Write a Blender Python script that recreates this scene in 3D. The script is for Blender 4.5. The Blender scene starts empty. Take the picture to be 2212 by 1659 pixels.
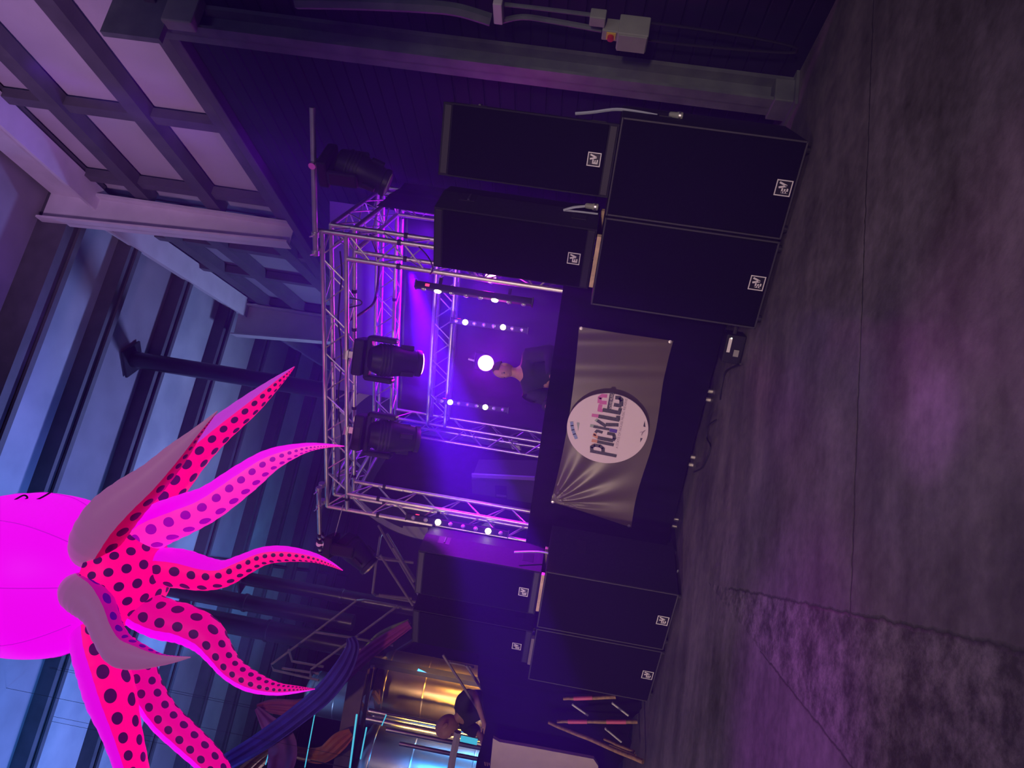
import bpy, bmesh, math, random
from mathutils import Vector as V, Matrix
random.seed(7)
S = bpy.context.scene
COL = S.collection

# ------------------------------------------------------------------ camera
EYE = V((0, 0, 1.5))
RT = V((0.8784, 0.4520, 0.1557))          # right of the upright view
DN = V((0.1062, 0.1376, -0.9848))         # down in the upright view
FW = V((-0.4666, 0.8815, 0.0730))         # view axis
FPX = 1550.0
cd = bpy.data.cameras.new('camera'); cam = bpy.data.objects.new('camera', cd); COL.objects.link(cam)
cd.sensor_width = 36; cd.lens = FPX / 2212 * 36; cd.clip_end = 200
cam.matrix_world = Matrix(((DN.x, RT.x, -FW.x, EYE.x), (DN.y, RT.y, -FW.y, EYE.y), (DN.z, RT.z, -FW.z, EYE.z), (0, 0, 0, 1)))
S.camera = cam

def ray(x, y):
    return RT * ((829.5 - y) / FPX) + DN * ((x - 1106.0) / FPX) + FW
def W(x, y, dep): return EYE + ray(x, y) * dep
def onY(x, y, Y): d = ray(x, y); return EYE + d * (Y / d.y)
def onZ(x, y, z): d = ray(x, y); return EYE + d * ((z - EYE.z) / d.z)
def onP(x, y, p, n): d = ray(x, y); return EYE + d * ((p - EYE).dot(n) / d.dot(n))

# hall axes: the right-hand wall runs along HD, HN points into the hall
A = math.radians(44)
P0 = V((0, 6.45, 0)); HD = V((-math.sin(A), math.cos(A), 0)); HN = V((-math.cos(A), -math.sin(A), 0))
def B(s, o, z=0): return P0 + HD * s + HN * o + V((0, 0, z))

# ------------------------------------------------------------------ world, exposure, room lights
S.view_settings.view_transform = 'Standard'; S.view_settings.look = 'None'
S.view_settings.exposure = 0.0; S.view_settings.gamma = 1; S.view_settings.use_curve_mapping = False
w = bpy.data.worlds.new('hall_ambience'); S.world = w; w.use_nodes = True
bg = w.node_tree.nodes['Background']; bg.inputs[0].default_value = (0.22, 0.17, 1.0, 1); bg.inputs[1].default_value = 0.095
S.cycles.max_bounces = 6; S.cycles.diffuse_bounces = 3; S.cycles.glossy_bounces = 3
S.cycles.transmission_bounces = 3; S.cycles.volume_bounces = 0; S.cycles.transparent_max_bounces = 6
S.cycles.sample_clamp_indirect = 3.0; S.cycles.volume_step_rate = 4
S.cycles.caustics_reflective = False; S.cycles.caustics_refractive = False

def lamp(name, kind, loc, col, power, target=None, size=0.2, angle=60, blend=0.6, sy=None, spread=180):
    ld = bpy.data.lights.new(name, kind); ld.color = col; ld.energy = power
    if kind == 'AREA':
        ld.size = size
        ld.spread = math.radians(spread)
        if sy: ld.shape = 'RECTANGLE'; ld.size_y = sy
    else: ld.shadow_soft_size = size
    if kind == 'SPOT': ld.spot_size = math.radians(angle); ld.spot_blend = blend
    o = bpy.data.objects.new(name, ld); COL.objects.link(o); o.location = loc
    if target is not None: o.rotation_euler = (V(target) - V(loc)).to_track_quat('-Z', 'Y').to_euler()
    return o
# house washes out of view, mixed with unseen fills added to brighten parts
lamp('house_wash', 'AREA', (3.0, -2.5, 7.5), (0.45, 0.38, 1.0), 75, (-2.5, 5.5, 1.0), 2.5)
lamp('floor_wash', 'SPOT', (-2.0, 1.0, 8.5), (1.0, 0.66, 0.66), 300, (-2.2, 3.6, 0), 0.6, 70, 1.0)
lamp('upper_wall_wash', 'SPOT', B(-2.0, 6.0, 5.2), (0.75, 0.44, 0.9), 1500, B(2.6, 0, 8.5), 0.5, 58, 1.0)
lamp('roof_blue_fill', 'SPOT', B(4.0, 9.5, 3.2), (0.05, 0.30, 1.0), 3400, B(4.6, 8.3, 9.3), 0.4, 95, 1.0)  # blue fills standing below the roof, added to brighten its sheets
lamp('roof_blue_fill', 'SPOT', B(10.5, 3.0, 3.2), (0.28, 0.34, 1.0), 1750, B(8.0, 3.0, 9.3), 0.4, 125, 1.0)
lamp('roof_blue_fill', 'SPOT', B(9.5, 10.5, 3.5), (0.2, 0.32, 1.0), 2600, B(11.0, 9.0, 9.3), 0.4, 120, 1.0)
lamp('column_fill', 'SPOT', (2.2, 1.0, 3.0), (0.8, 1.0, 0.9), 40, B(0.4, 0.2, 1.6), 0.2, 40, 1.0)  # unseen spot added to lighten the lower column
lamp('round_board_fill', 'SPOT', (-6.2, 4.4, 4.6), (0.6, 0.5, 1.0), 110, (-6.7, 9.4, 3.1), 0.2, 34, 1.0)  # unseen spot added so the round board's ring shows
p_ = onZ(470, 1310, 9.3); lamp('roof_blue_fill', 'SPOT', (p_.x, p_.y - 1.5, 5.0), (0.06, 0.27, 1.0), 3600, p_, 0.3, 120, 1.0)
lamp('floor_purple_beam', 'SPOT', (-4.2, 2.0, 6.0), (0.62, 0.08, 1.0), 650, onZ(1690, 1570, 0), 0.08, 24, 0.9)
lamp('floor_purple_beam', 'SPOT', (-0.5, 5.0, 6.5), (0.6, 0.15, 1.0), 850, onZ(2005, 912, 0), 0.04, 5, 1.0)
lamp('front_wash', 'SPOT', (-8.5, -3.5, 2.6), (1.0, 0.64, 0.86), 1700, (-5.9, 6.2, 1.05), 0.25, 47, 1.0)
lamp('front_wash', 'SPOT', (1.6, -3.5, 2.6), (1.0, 0.64, 0.86), 1600, (-2.9, 6.3, 1.05), 0.25, 42, 1.0)
lamp('gantry_fill', 'SPOT', (-6.5, 1.5, 6.5), (1.0, 0.62, 0.72), 420, (-10.0, 8.6, 4.2), 0.2, 40, 1.0)  # unseen spot added to lift the sashes, rails and brown beam
# lamps in the truss rig
lamp('rig_flood', 'AREA', (-3.75, 8.45, 3.40), (0.17, 0.0, 1.0), 95, (-3.75, 8.72, 4.3), 2.4, sy=0.1)
lamp('rig_flood', 'POINT', (-3.2, 7.7, 2.95), (0.16, 0.0, 1.0), 34, None, 0.12)
lamp('rig_flood', 'POINT', (-2.5, 7.2, 2.9), (0.45, 0.0, 1.0), 18, None, 0.1)
lamp('rig_beam', 'SPOT', (-3.25, 6.9, 3.3), (0.14, 0.0, 1.0), 190, (-3.0, 9.0, 1.5), 0.08, 70, 0.8)
lamp('rig_beam', 'SPOT', (-4.35, 6.9, 3.3), (0.14, 0.0, 1.0), 280, (-5.3, 8.0, 1.8), 0.08, 80, 0.8)
lamp('rig_beam', 'SPOT', (-2.6, 7.1, 3.3), (0.30, 0.0, 1.0), 6500, (-5.2, 6.05, 2.15), 0.04, 26, 0.35)
lamp('rig_beam', 'SPOT', (-3.0, 7.2, 3.7), (0.22, 0.0, 1.0), 90, B(2.6, 0, 4.9), 0.05, 60, 0.7)

# ------------------------------------------------------------------ materials
MATS = {}
def mat(name, col, rough=0.5, metal=0.0, emit=None, es=0.0, noise=0.0, nscale=6.0, bump=0.0, bscale=40.0, spec=None, aniso=None):
    if name in MATS: return MATS[name]
    m = bpy.data.materials.new(name); m.use_nodes = True; nt = m.node_tree; b = nt.nodes['Principled BSDF']
    c = (*col, 1)
    b.inputs['Base Color'].default_value = c; b.inputs['Roughness'].default_value = rough; b.inputs['Metallic'].default_value = metal
    if spec is not None: b.inputs['Specular IOR Level'].default_value = spec
    if emit: b.inputs['Emission Color'].default_value = (*emit, 1); b.inputs['Emission Strength'].default_value = es
    if noise or bump:
        tc = nt.nodes.new('ShaderNodeTexCoord')
    if noise:
        n = nt.nodes.new('ShaderNodeTexNoise'); n.inputs['Scale'].default_value = nscale; n.inputs['Detail'].default_value = 5
        nt.links.new(tc.outputs['Object'], n.inputs['Vector'])
        r = nt.nodes.new('ShaderNodeValToRGB')
        r.color_ramp.elements[0].position = 0.3; r.color_ramp.elements[1].position = 0.72
        r.color_ramp.elements[0].color = (*[x * (1 - noise) for x in col], 1); r.color_ramp.elements[1].color = (*[min(1, x * (1 + noise)) for x in col], 1)
        nt.links.new(n.outputs['Fac'], r.inputs['Fac']); nt.links.new(r.outputs['Color'], b.inputs['Base Color'])
    if bump:
        n2 = nt.nodes.new('ShaderNodeTexNoise'); n2.inputs['Scale'].default_value = bscale; n2.inputs['Detail'].default_value = 4
        nt.links.new(tc.outputs['Object'], n2.inputs['Vector'])
        bp = nt.nodes.new('ShaderNodeBump'); bp.inputs['Strength'].default_value = bump; bp.inputs['Distance'].default_value = 0.02
        nt.links.new(n2.outputs['Fac'], bp.inputs['Height']); nt.links.new(bp.outputs['Normal'], b.inputs['Normal'])
    MATS[name] = m; return m

ALU = mat('brushed_aluminium', (0.78, 0.75, 0.77), 0.42, 1.0, noise=0.12, nscale=9)
STEEL = mat('stainless_steel', (0.6, 0.6, 0.62), 0.34, 1.0, noise=0.15, nscale=3)
BLKP = mat('black_paint', (0.018, 0.018, 0.022), 0.7, noise=0.2, nscale=30, bump=0.1, bscale=120, spec=0.15)
BLKG = mat('black_grille', (0.006, 0.006, 0.009), 0.9, noise=0.25, nscale=90, bump=0.25, bscale=300, spec=0.04)
BLKC = mat('black_cloth', (0.005, 0.005, 0.007), 0.95, noise=0.25, nscale=4, spec=0.04)
BLKR = mat('black_rubber', (0.01, 0.01, 0.011), 0.6)
BLKM = mat('black_plastic', (0.012, 0.012, 0.015), 0.45, noise=0.15, nscale=25, spec=0.25)
EDGE = mat('edge_light_black', (0.035, 0.035, 0.042), 0.5)  # lighter black paints light caught on frame edges; shared by grips, caps
WHT = mat('white_print', (0.8, 0.78, 0.8), 0.5)
GREYP = mat('grey_painted_steel', (0.12, 0.14, 0.14), 0.55, noise=0.3, nscale=5, bump=0.1)
PALEP = mat('pale_painted_steel', (0.55, 0.5, 0.56), 0.55, noise=0.1, nscale=3)
DARKS = mat('dark_painted_steel', (0.075, 0.065, 0.085), 0.6, noise=0.2, nscale=4)
PANEL = mat('pale_wall_panel', (0.42, 0.36, 0.44), 0.6, noise=0.1, nscale=1.2)
BOXG = mat('grey_box_plastic', (0.27, 0.29, 0.25), 0.5, noise=0.1, nscale=8)
WOOD = mat('raw_pine', (0.62, 0.46, 0.28), 0.6, noise=0.25, nscale=14)
STICK = mat('bare_branch_wood', (0.36, 0.22, 0.09), 0.6, noise=0.35, nscale=22, bump=0.3, bscale=60)
PINKT = mat('pink_tape', (0.75, 0.13, 0.25), 0.5)
WHITET = mat('white_tube', (0.75, 0.78, 0.75), 0.4)
CABW = mat('pale_cable', (0.42, 0.47, 0.58), 0.5)
CABB = mat('black_cable', (0.012, 0.012, 0.014), 0.5)
LEDW = mat('lit_warm_led', (1, 1, 0.9), 0.4, emit=(1.0, 0.98, 0.62), es=16)
LEDO = mat('clear_led_lens', (0.6, 0.58, 0.62), 0.15, 0.6)
LEDM = mat('lit_magenta_lens', (1, 0.3, 1), 0.4, emit=(1.0, 0.22, 1.0), es=14)
LEDR = mat('red_display', (0.5, 0, 0), 0.4, emit=(1.0, 0.02, 0.1), es=4)
SKIN = mat('skin', (0.40, 0.20, 0.15), 0.55, noise=0.12, nscale=18)
TEE = mat('black_cotton', (0.012, 0.012, 0.016), 0.9, noise=0.2, nscale=14)
CREAM = mat('cream_cloth', (0.55, 0.45, 0.40), 0.8, noise=0.08, nscale=5)
BROWN = mat('brown_painted_steel', (0.20, 0.12, 0.13), 0.5, noise=0.15, nscale=5)

# ------------------------------------------------------------------ mesh builder
class MB:
    def __init__(s): s.v = []; s.f = []; s.uv = {}
    def quad(s, a, b, c, d):
        n = len(s.v); s.v += [V(a), V(b), V(c), V(d)]; s.f.append((n, n + 1, n + 2, n + 3)); return s
    def poly(s, pts):
        n = len(s.v); s.v += [V(p) for p in pts]; s.f.append(tuple(range(n, n + len(pts)))); return s
    def obox(s, c, x, y, z):
        c = V(c); n = len(s.v)
        for k in (-1, 1):
            for j in (-1, 1):
                for i in (-1, 1): s.v.append(c + V(x) * i + V(y) * j + V(z) * k)
        for q in ((0, 2, 3, 1), (4, 5, 7, 6), (0, 1, 5, 4), (2, 6, 7, 3), (0, 4, 6, 2), (1, 3, 7, 5)): s.f.append(tuple(n + i for i in q))
        return s
    def box(s, x0, x1, y0, y1, z0, z1):
        return s.obox(((x0 + x1) / 2, (y0 + y1) / 2, (z0 + z1) / 2), ((x1 - x0) / 2, 0, 0), (0, (y1 - y0) / 2, 0), (0, 0, (z1 - z0) / 2))
    def bar(s, a, b, w, h, up=(0, 0, 1)):
        a = V(a); b = V(b); d = b - a; t = d.normalized(); up = V(up)
        x = t.cross(up)
        if x.length < 1e-4: x = t.cross(V((1, 0, 0)))
        x.normalize(); y = x.cross(t)
        return s.obox((a + b) / 2, x * w / 2, d / 2, y * h / 2)
    def tube(s, pts, r, n=8, cap=True):
        pts = [V(p) for p in pts]; N = len(pts); rr = r if isinstance(r, (list, tuple)) else [r] * N
        base = len(s.v); ref = None
        for i, p in enumerate(pts):
            t = (pts[min(i + 1, N - 1)] - pts[max(i - 1, 0)]).normalized()
            if ref is None:
                ref = t.cross(V((0, 0, 1)))
                if ref.length < 1e-3: ref = t.cross(V((1, 0, 0)))
            ref = (ref - t * ref.dot(t)).normalized(); y = t.cross(ref)
            for k in range(n):
                a = 2 * math.pi * k / n; s.v.append(p + (ref * math.cos(a) + y * math.sin(a)) * rr[i])
        for i in range(N - 1):
            for k in range(n):
                k2 = (k + 1) % n; a = base + i * n
                s.f.append((a + k, a + k2, a + n + k2, a + n + k))
        if cap:
            s.f.append(tuple(base + k for k in reversed(range(n)))); e = base + (N - 1) * n
            s.f.append(tuple(e + k for k in range(n)))
        return s
    def lathe(s, c, axis, prof, n=24, ref=None):
        c = V(c); t = V(axis).normalized(); x = V(ref) if ref else t.cross(V((0.3, 0.2, 1)))
        if x.length < 1e-3: x = t.cross(V((1, 0, 0)))
        x = (x - t * x.dot(t)).normalized(); y = t.cross(x); base = len(s.v)
        for (r, h) in prof:
            for k in range(n):
                a = 2 * math.pi * k / n; s.v.append(c + t * h + (x * math.cos(a) + y * math.sin(a)) * max(r, 1e-4))
        for i in range(len(prof) - 1):
            for k in range(n):
                k2 = (k + 1) % n; a = base + i * n; s.f.append((a + k, a + k2, a + n + k2, a + n + k))
        s.f.append(tuple(base + k for k in reversed(range(n)))); e = base + (len(prof) - 1) * n
        s.f.append(tuple(e + k for k in range(n)))
        return s
    def grid(s, fn, nu, nv, uv=False):
        base = len(s.v)
        for j in range(nv + 1):
            for i in range(nu + 1): s.v.append(V(fn(i / nu, j / nv)))
        for j in range(nv):
            for i in range(nu):
                a = base + j * (nu + 1) + i; s.f.append((a, a + 1, a + nu + 2, a + nu + 1))
        return s
    def build(s, name, m, parent=None, smooth=False, bevel=0.0, uvs=None, thick=0.0, loc=None, rz=0.0, fixn=True, seg=2):
        me = bpy.data.meshes.new(name); me.from_pydata([tuple(p) for p in s.v], [], s.f)
        if fixn:
            bm = bmesh.new(); bm.from_mesh(me); bmesh.ops.recalc_face_normals(bm, faces=bm.faces); bm.to_mesh(me); bm.free()
        if uvs:
            l = me.uv_layers.new(name='UVMap')
            for lp in me.loops: l.data[lp.index].uv = uvs[lp.vertex_index]
        if smooth:
            for p in me.polygons: p.use_smooth = True
        me.materials.append(m)
        o = bpy.data.objects.new(name, me); COL.objects.link(o)
        if parent is not None: o.parent = parent
        if loc is not None: o.location = loc
        if rz: o.rotation_euler = (0, 0, rz)
        if thick:
            md = o.modifiers.new('thickness', 'SOLIDIFY'); md.thickness = thick; md.offset = 0
        if bevel:
            md = o.modifiers.new('bevel', 'BEVEL'); md.width = bevel; md.segments = seg; md.limit_method = 'ANGLE'; md.harden_normals = False
        if smooth and not bevel:
            md = o.modifiers.new('edges', 'EDGE_SPLIT'); md.split_angle = math.radians(42)
        return o

def thing(name, label, cat, loc=(0, 0, 0), group=None, rz=0.0):
    o = bpy.data.objects.new(name, None); COL.objects.link(o); o.location = loc; o.rotation_euler = (0, 0, rz); o.empty_display_size = 0.1
    o['label'] = label; o['category'] = cat
    if group: o['group'] = group
    return o
def tag(o, label, cat, group=None, kind=None):
    o['label'] = label; o['category'] = cat
    if group: o['group'] = group
    if kind: o['kind'] = kind
    return o
def struct(o, label=None):
    o['kind'] = 'structure'
    if label: o['label'] = label; o['category'] = 'structure'
    return o
def sroot(name):
    o = bpy.data.objects.new(name, None); COL.objects.link(o); o['kind'] = 'structure'; return o
def smoothpts(pts, k=6):
    """Catmull-Rom through points of any dimension"""
    out = []; n = len(pts)
    for i in range(n - 1):
        p0, p1, p2, p3 = pts[max(i - 1, 0)], pts[i], pts[i + 1], pts[min(i + 2, n - 1)]
        for j in range(k):
            t = j / k
            out.append(tuple(0.5 * (2 * b + (c - a) * t + (2 * a - 5 * b + 4 * c - d) * t * t + (3 * b - a - 3 * c + d) * t ** 3) for a, b, c, d in zip(p0, p1, p2, p3)))
    out.append(tuple(pts[-1])); return out
def cable(name, pts, r, m, parent=None, k=8, n=6):
    return MB().tube(smoothpts([tuple(p) for p in pts], k), r, n).build(name, m, parent, smooth=True)
# ------------------------------------------------------------------ setting: floor, walls, roof
def floor_material():
    m = bpy.data.materials.new('worn_concrete'); m.use_nodes = True; nt = m.node_tree; N = nt.nodes; L = nt.links
    b = N['Principled BSDF']; tc = N.new('ShaderNodeTexCoord')
    def dot(vec, off):
        n = N.new('ShaderNodeVectorMath'); n.operation = 'DOT_PRODUCT'; L.new(tc.outputs['Object'], n.inputs[0]); n.inputs[1].default_value = vec
        a = N.new('ShaderNodeMath'); a.operation = 'SUBTRACT'; L.new(n.outputs['Value'], a.inputs[0]); a.inputs[1].default_value = off; return a.outputs[0]
    def M(op, a, c=None, clamp=False):
        n = N.new('ShaderNodeMath'); n.operation = op; n.use_clamp = clamp
        for i, x in enumerate((a, c)):
            if x is None: continue
            if isinstance(x, (int, float)): n.inputs[i].default_value = x
            else: L.new(x, n.inputs[i])
        return n.outputs[0]
    s = dot(HD, P0.dot(HD)); o = dot(HN, P0.dot(HN))
    def noise(sc, det=5, vec=None, rough=0.6):
        n = N.new('ShaderNodeTexNoise'); n.inputs['Scale'].default_value = sc; n.inputs['Detail'].default_value = det; n.inputs['Roughness'].default_value = rough
        L.new(vec if vec is not None else tc.outputs['Object'], n.inputs['Vector']); return n.outputs['Fac']
    cx = N.new('ShaderNodeCombineXYZ'); L.new(M('MULTIPLY', s, 3.0), cx.inputs[0]); L.new(M('MULTIPLY', o, 0.5), cx.inputs[1])
    wob = M('MULTIPLY', M('SUBTRACT', noise(9, 4), 0.5), 0.05)
    def line(x, at, wdt):
        d = M('ABSOLUTE', M('SUBTRACT', M('ADD', x, wob), at)); return M('SUBTRACT', 1.0, M('DIVIDE', d, wdt), True)
    tone = M('ADD', M('MULTIPLY', noise(1.4, 8, None, 0.7), 0.6), M('ADD', M('MULTIPLY', noise(1.0, 5, cx.outputs[0]), 0.5), M('MULTIPLY', noise(14, 5), 0.25)))
    # broken patch beyond the cross joint
    inp = M('MULTIPLY', M('GREATER_THAN', M('ADD', M('ADD', o, M('MULTIPLY', s, 0.068)), wob), 4.22), M('LESS_THAN', M('ADD', M('ADD', o, M('MULTIPLY', s, 0.28)), wob), 4.62))
    rough_patch = M('MULTIPLY', inp, M('SUBTRACT', noise(6, 9, None, 0.78), 0.5))
    j = M('MAXIMUM', M('MULTIPLY', line(s, -1.03, 0.012), M('LESS_THAN', o, 4.3)), M('MULTIPLY', line(M('ADD', o, M('MULTIPLY', s, 0.068)), 4.22, 0.014), M('LESS_THAN', s, 1.2)))
    j = M('MAXIMUM', j, M('MULTIPLY', line(M('ADD', o, M('MULTIPLY', s, 0.28)), 4.63, 0.010), M('LESS_THAN', s, 0.3)))
    j = M('MAXIMUM', j, M('MULTIPLY', line(s, -1.35, 0.009), M('GREATER_THAN', o, 4.9)))
    r = N.new('ShaderNodeValToRGB'); e = r.color_ramp.elements
    e[0].position = 0.50; e[0].color = (0.042, 0.036, 0.038, 1); e[1].position = 0.86; e[1].color = (0.21, 0.19, 0.19, 1)
    e2 = r.color_ramp.elements.new(0.66); e2.color = (0.105, 0.095, 0.096, 1)
    L.new(M('ADD', tone, M('MULTIPLY', rough_patch, 1.5)), r.inputs['Fac'])
    mx = N.new('ShaderNodeMix'); mx.data_type = 'RGBA'; L.new(M('MULTIPLY', j, 0.85), mx.inputs['Factor']); L.new(r.outputs['Color'], mx.inputs['A']); mx.inputs['B'].default_value = (0.03, 0.027, 0.03, 1)
    L.new(mx.outputs['Result'], b.inputs['Base Color'])
    rr = M('ADD', 0.42, M('MULTIPLY', noise(3.0, 5), 0.35)); L.new(rr, b.inputs['Roughness'])
    bp = N.new('ShaderNodeBump'); bp.inputs['Strength'].default_value = 0.35; bp.inputs['Distance'].default_value = 0.02
    L.new(M('SUBTRACT', M('ADD', M('MULTIPLY', noise(30, 6), 0.3), rough_patch), j), bp.inputs['Height']); L.new(bp.outputs['Normal'], b.inputs['Normal'])
    return m
FLOOR = floor_material()
f = MB(); f.grid(lambda u, v: B(-9 + 40 * v, -4 + 36 * u, 0), 6, 6)
struct(f.build('floor', FLOOR))

def clad_material():
    m = mat('dark_ribbed_cladding', (0.015, 0.016, 0.032), 0.6, noise=0.22, nscale=2.5, spec=0.2)
    return m
# right-hand wall: ribbed dark cladding below, pale lining and steel rails above
wr = sroot('wall_right')
c = MB(); prof = []
z = 0.0
while z < 5.55:
    prof += [(z, 0.0), (z + 0.125, 0.0), (z + 0.133, -0.012), (z + 0.142, -0.012)]; z += 0.15
for (z0, o0), (z1, o1) in zip(prof, prof[1:]):
    c.quad(B(-9, o0, z0), B(10, o0, z0), B(10, o1, z1), B(-9, o1, z1))
c.quad(B(-9, -0.14, 0), B(10, -0.14, 0), B(10, -0.14, 5.6), B(-9, -0.14, 5.6))
c.build('cladding', clad_material(), wr, fixn=False)
MB().obox(B(0.5, 0.0, 5.61), HD * 9.5, HN * 0.11, (0, 0, 0.055)).build('capping', DARKS, wr, bevel=0.01)
MB().obox(B(0.5, -0.06, 5.80), HD * 9.5, HN * 0.06, (0, 0, 0.10)).build('rail', DARKS, wr)
up = MB(); up.quad(B(-9, -0.22, 5.5), B(4.9, -0.22, 5.5), B(4.9, -0.22, 9.6), B(-9, -0.22, 9.6)); up.build('lining_panel', PANEL, wr)
for z in (6.84, 7.92, 8.72):
    MB().obox(B(-2.1, -0.10, z), HD * 6.6, HN * 0.09, (0, 0, 0.105)).build('rail', DARKS, wr)
for s in (-4.4, -0.4, 2.42, 4.08):
    MB().obox(B(s, -0.12, 7.6), HD * 0.075, HN * 0.06, (0, 0, 2.0)).build('post', DARKS, wr)
MB().obox(B(-2.0, 0.06, 8.62), HD * 6.7, HN * 0.17, (0, 0, 0.025)).build('eave_beam', PALEP, wr)
MB().obox(B(-2.0, 0.06, 8.98), HD * 6.7, HN * 0.02, (0, 0, 0.35)).build('eave_beam', PALEP, wr)
# beyond the second frame the wall turns a little
A2 = math.radians(37); HD2 = V((-math.sin(A2), math.cos(A2), 0)); HN2 = V((-math.cos(A2), -math.sin(A2), 0)); P2 = B(4.75, 0)
def B2(s, o, z=0): return P2 + HD2 * s + HN2 * o + V((0, 0, z))
w2 = sroot('wall_back_right')
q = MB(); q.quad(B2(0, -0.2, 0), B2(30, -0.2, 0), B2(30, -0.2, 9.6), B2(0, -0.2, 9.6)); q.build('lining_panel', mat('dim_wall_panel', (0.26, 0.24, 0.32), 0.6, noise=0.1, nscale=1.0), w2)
for z in (6.3, 7.5, 8.3):
    MB().obox(B2(8, -0.09, z), HD2 * 8, HN2 * 0.09, (0, 0, 0.12)).build('rail', DARKS, w2)
for s in (1.4, 3.0, 5.2, 9.0):
    MB().obox(B2(s, -0.1, 7.4), HD2 * 0.09, HN2 * 0.07, (0, 0, 2.2)).build('post', DARKS, w2)
MB().obox(B2(8, 0.10, 8.72), HD2 * 8.2, HN2 * 0.20, (0, 0, 0.03)).build('eave_beam', PALEP, w2)
MB().obox(B2(8, 0.10, 8.98), HD2 * 8.2, HN2 * 0.03, (0, 0, 0.24)).build('eave_beam', PALEP, w2)
# far end of the hall
wb = MB(); wb.quad(B(27, -9, 0), B(27, 32, 0), B(27, 32, 9.6), B(27, -9, 9.6)); struct(wb.build('wall_rear', mat('rear_lining', (0.07, 0.07, 0.12), 0.7, noise=0.2, nscale=0.6)))
# roof: sheets, joists running in from the wall, seams
rf = sroot('ceiling')
def roof_material():
    m = bpy.data.materials.new('roof_sheet'); m.use_nodes = True; nt = m.node_tree; b = nt.nodes['Principled BSDF']
    b.inputs['Roughness'].default_value = 0.55
    tc = nt.nodes.new('ShaderNodeTexCoord'); wv = nt.nodes.new('ShaderNodeTexNoise'); wv.inputs['Scale'].default_value = 1.1; wv.inputs['Detail'].default_value = 4
    mp = nt.nodes.new('ShaderNodeMapping'); mp.inputs['Scale'].default_value = (1, 1, 1)
    nt.links.new(tc.outputs['Object'], mp.inputs['Vector']); nt.links.new(mp.outputs[0], wv.inputs['Vector'])
    r = nt.nodes.new('ShaderNodeValToRGB'); r.color_ramp.elements[0].color = (0.27, 0.28, 0.33, 1); r.color_ramp.elements[1].color = (0.40, 0.40, 0.45, 1)
    r.color_ramp.elements[0].position = 0.35; r.color_ramp.elements[1].position = 0.7
    nt.links.new(wv.outputs['Fac'], r.inputs['Fac']); nt.links.new(r.outputs['Color'], b.inputs['Base Color']); return m
ROOF = roof_material()
RD = mat('dark_roof_sheet', (0.22, 0.19, 0.23), 0.6, noise=0.15, nscale=1.5)
edges = [-9, -0.5, 1.0, 2.75, 4.62, 6.35, 8.2, 10.2, 12.4, 14.6, 16.8, 19, 21.5, 24, 27]
for i in range(len(edges) - 1):
    s0, s1 = edges[i], edges[i + 1]
    k = MB().obox(B((s0 + s1) / 2, 11.5, 9.45), HD * ((s1 - s0) / 2), HN * 20.5, (0, 0, 0.02))
    k.build('roof_sheet', ROOF if i in (4, 6, 7, 9, 10, 11, 12) else RD, rf)
for s in edges[1:-1]:
    big = abs(s - 4.62) < 0.1
    wd = 0.13 if big else 0.085
    MB().obox(B(s, 11.5, 9.30 - (0.1 if big else 0)), HD * wd, HN * 20.5, (0, 0, 0.13 + (0.1 if big else 0))).build('rafter' if big else 'joist', DARKS, rf)
    MB().obox(B(s + wd * 1.05, 11.5, 9.13 - (0.2 if big else 0)), HD * 0.05, HN * 20.5, (0, 0, 0.02)).build('joist_flange', DARKS, rf)
for o in (4.9, 10.5):
    MB().obox(B(9, o, 9.395), HD * 18, HN * 0.035, (0, 0, 0.035)).build('seam', DARKS, rf)

# steel columns of the portal frames
def col_h(name, label, s, o_in, wid, z0, z1, m, taper=0.0, base=P0, hd=HD, hn=HN):
    t = thing(name, label, 'column', base + hd * s)
    def at(ds, o, z): return base + hd * (s + ds) + hn * o + V((0, 0, z)) - t.location
    fl = MB(); o1 = o_in; o2 = o_in + taper
    for (a0, a1) in ((o1 - 0.03, o2 - 0.03),):
        p = [at(-wid, a0, z0), at(wid, a0, z0), at(wid, a1, z1), at(-wid, a1, z1)]
        q_ = [x + hn * 0.03 for x in p]
        fl.poly(p); fl.poly(q_)
        for i in range(4): fl.quad(p[i], p[(i + 1) % 4], q_[(i + 1) % 4], q_[i])
    fl.build('inner_flange', m, t)
    MB().obox(at(0, 0.035, (z0 + z1) / 2), hd * wid, hn * 0.02, (0, 0, (z1 - z0) / 2)).build('outer_flange', m, t)
    wb_ = MB(); p = [at(0, 0.02, z0), at(0, o1, z0), at(0, o2, z1), at(0, 0.02, z1)]
    q_ = [x + hd * 0.02 for x in p]; wb_.poly(p); wb_.poly(q_)
    for i in range(4): wb_.quad(p[i], p[(i + 1) % 4], q_[(i + 1) % 4], q_[i])
    wb_.build('web', m, t); return t
col1 = col_h('steel_column', 'grey steel wall column nearest the speakers, carrying switch boxes and conduit', 0.50, 0.26, 0.10, 0.0, 5.6, GREYP)
MB().obox(HN * 0.13 + V((0, 0, 0.012)), HD * 0.17, HN * 0.2, (0, 0, 0.012)).build('base_plate', GREYP, col1)
MB().obox(HN * 0.17 + V((0, 0, 0.09)), HD * 0.13, HN * 0.11, (0, 0, 0.085)).build('base_shoe', GREYP, col1, bevel=0.01)
hb = MB().obox(HN * 0.22 + HD * -0.12 + V((0, 0, 5.68)), HD * 0.03, HN * 0.25, (0, 0, 0.27)); hb.build('haunch_plate', GREYP, col1)
MB().obox(HN * 0.15 + HD * -0.14 + V((0, 0, 5.29)), HD * 0.06, HN * 0.16, (0, 0, 0.14)).build('junction_box', BOXG, col1, bevel=0.015)
col_h('steel_column', 'pale tapered steel column above the dark cladding behind the rig', 4.45, 0.34, 0.11, 5.66, 9.35, PALEP, 0.18)
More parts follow.
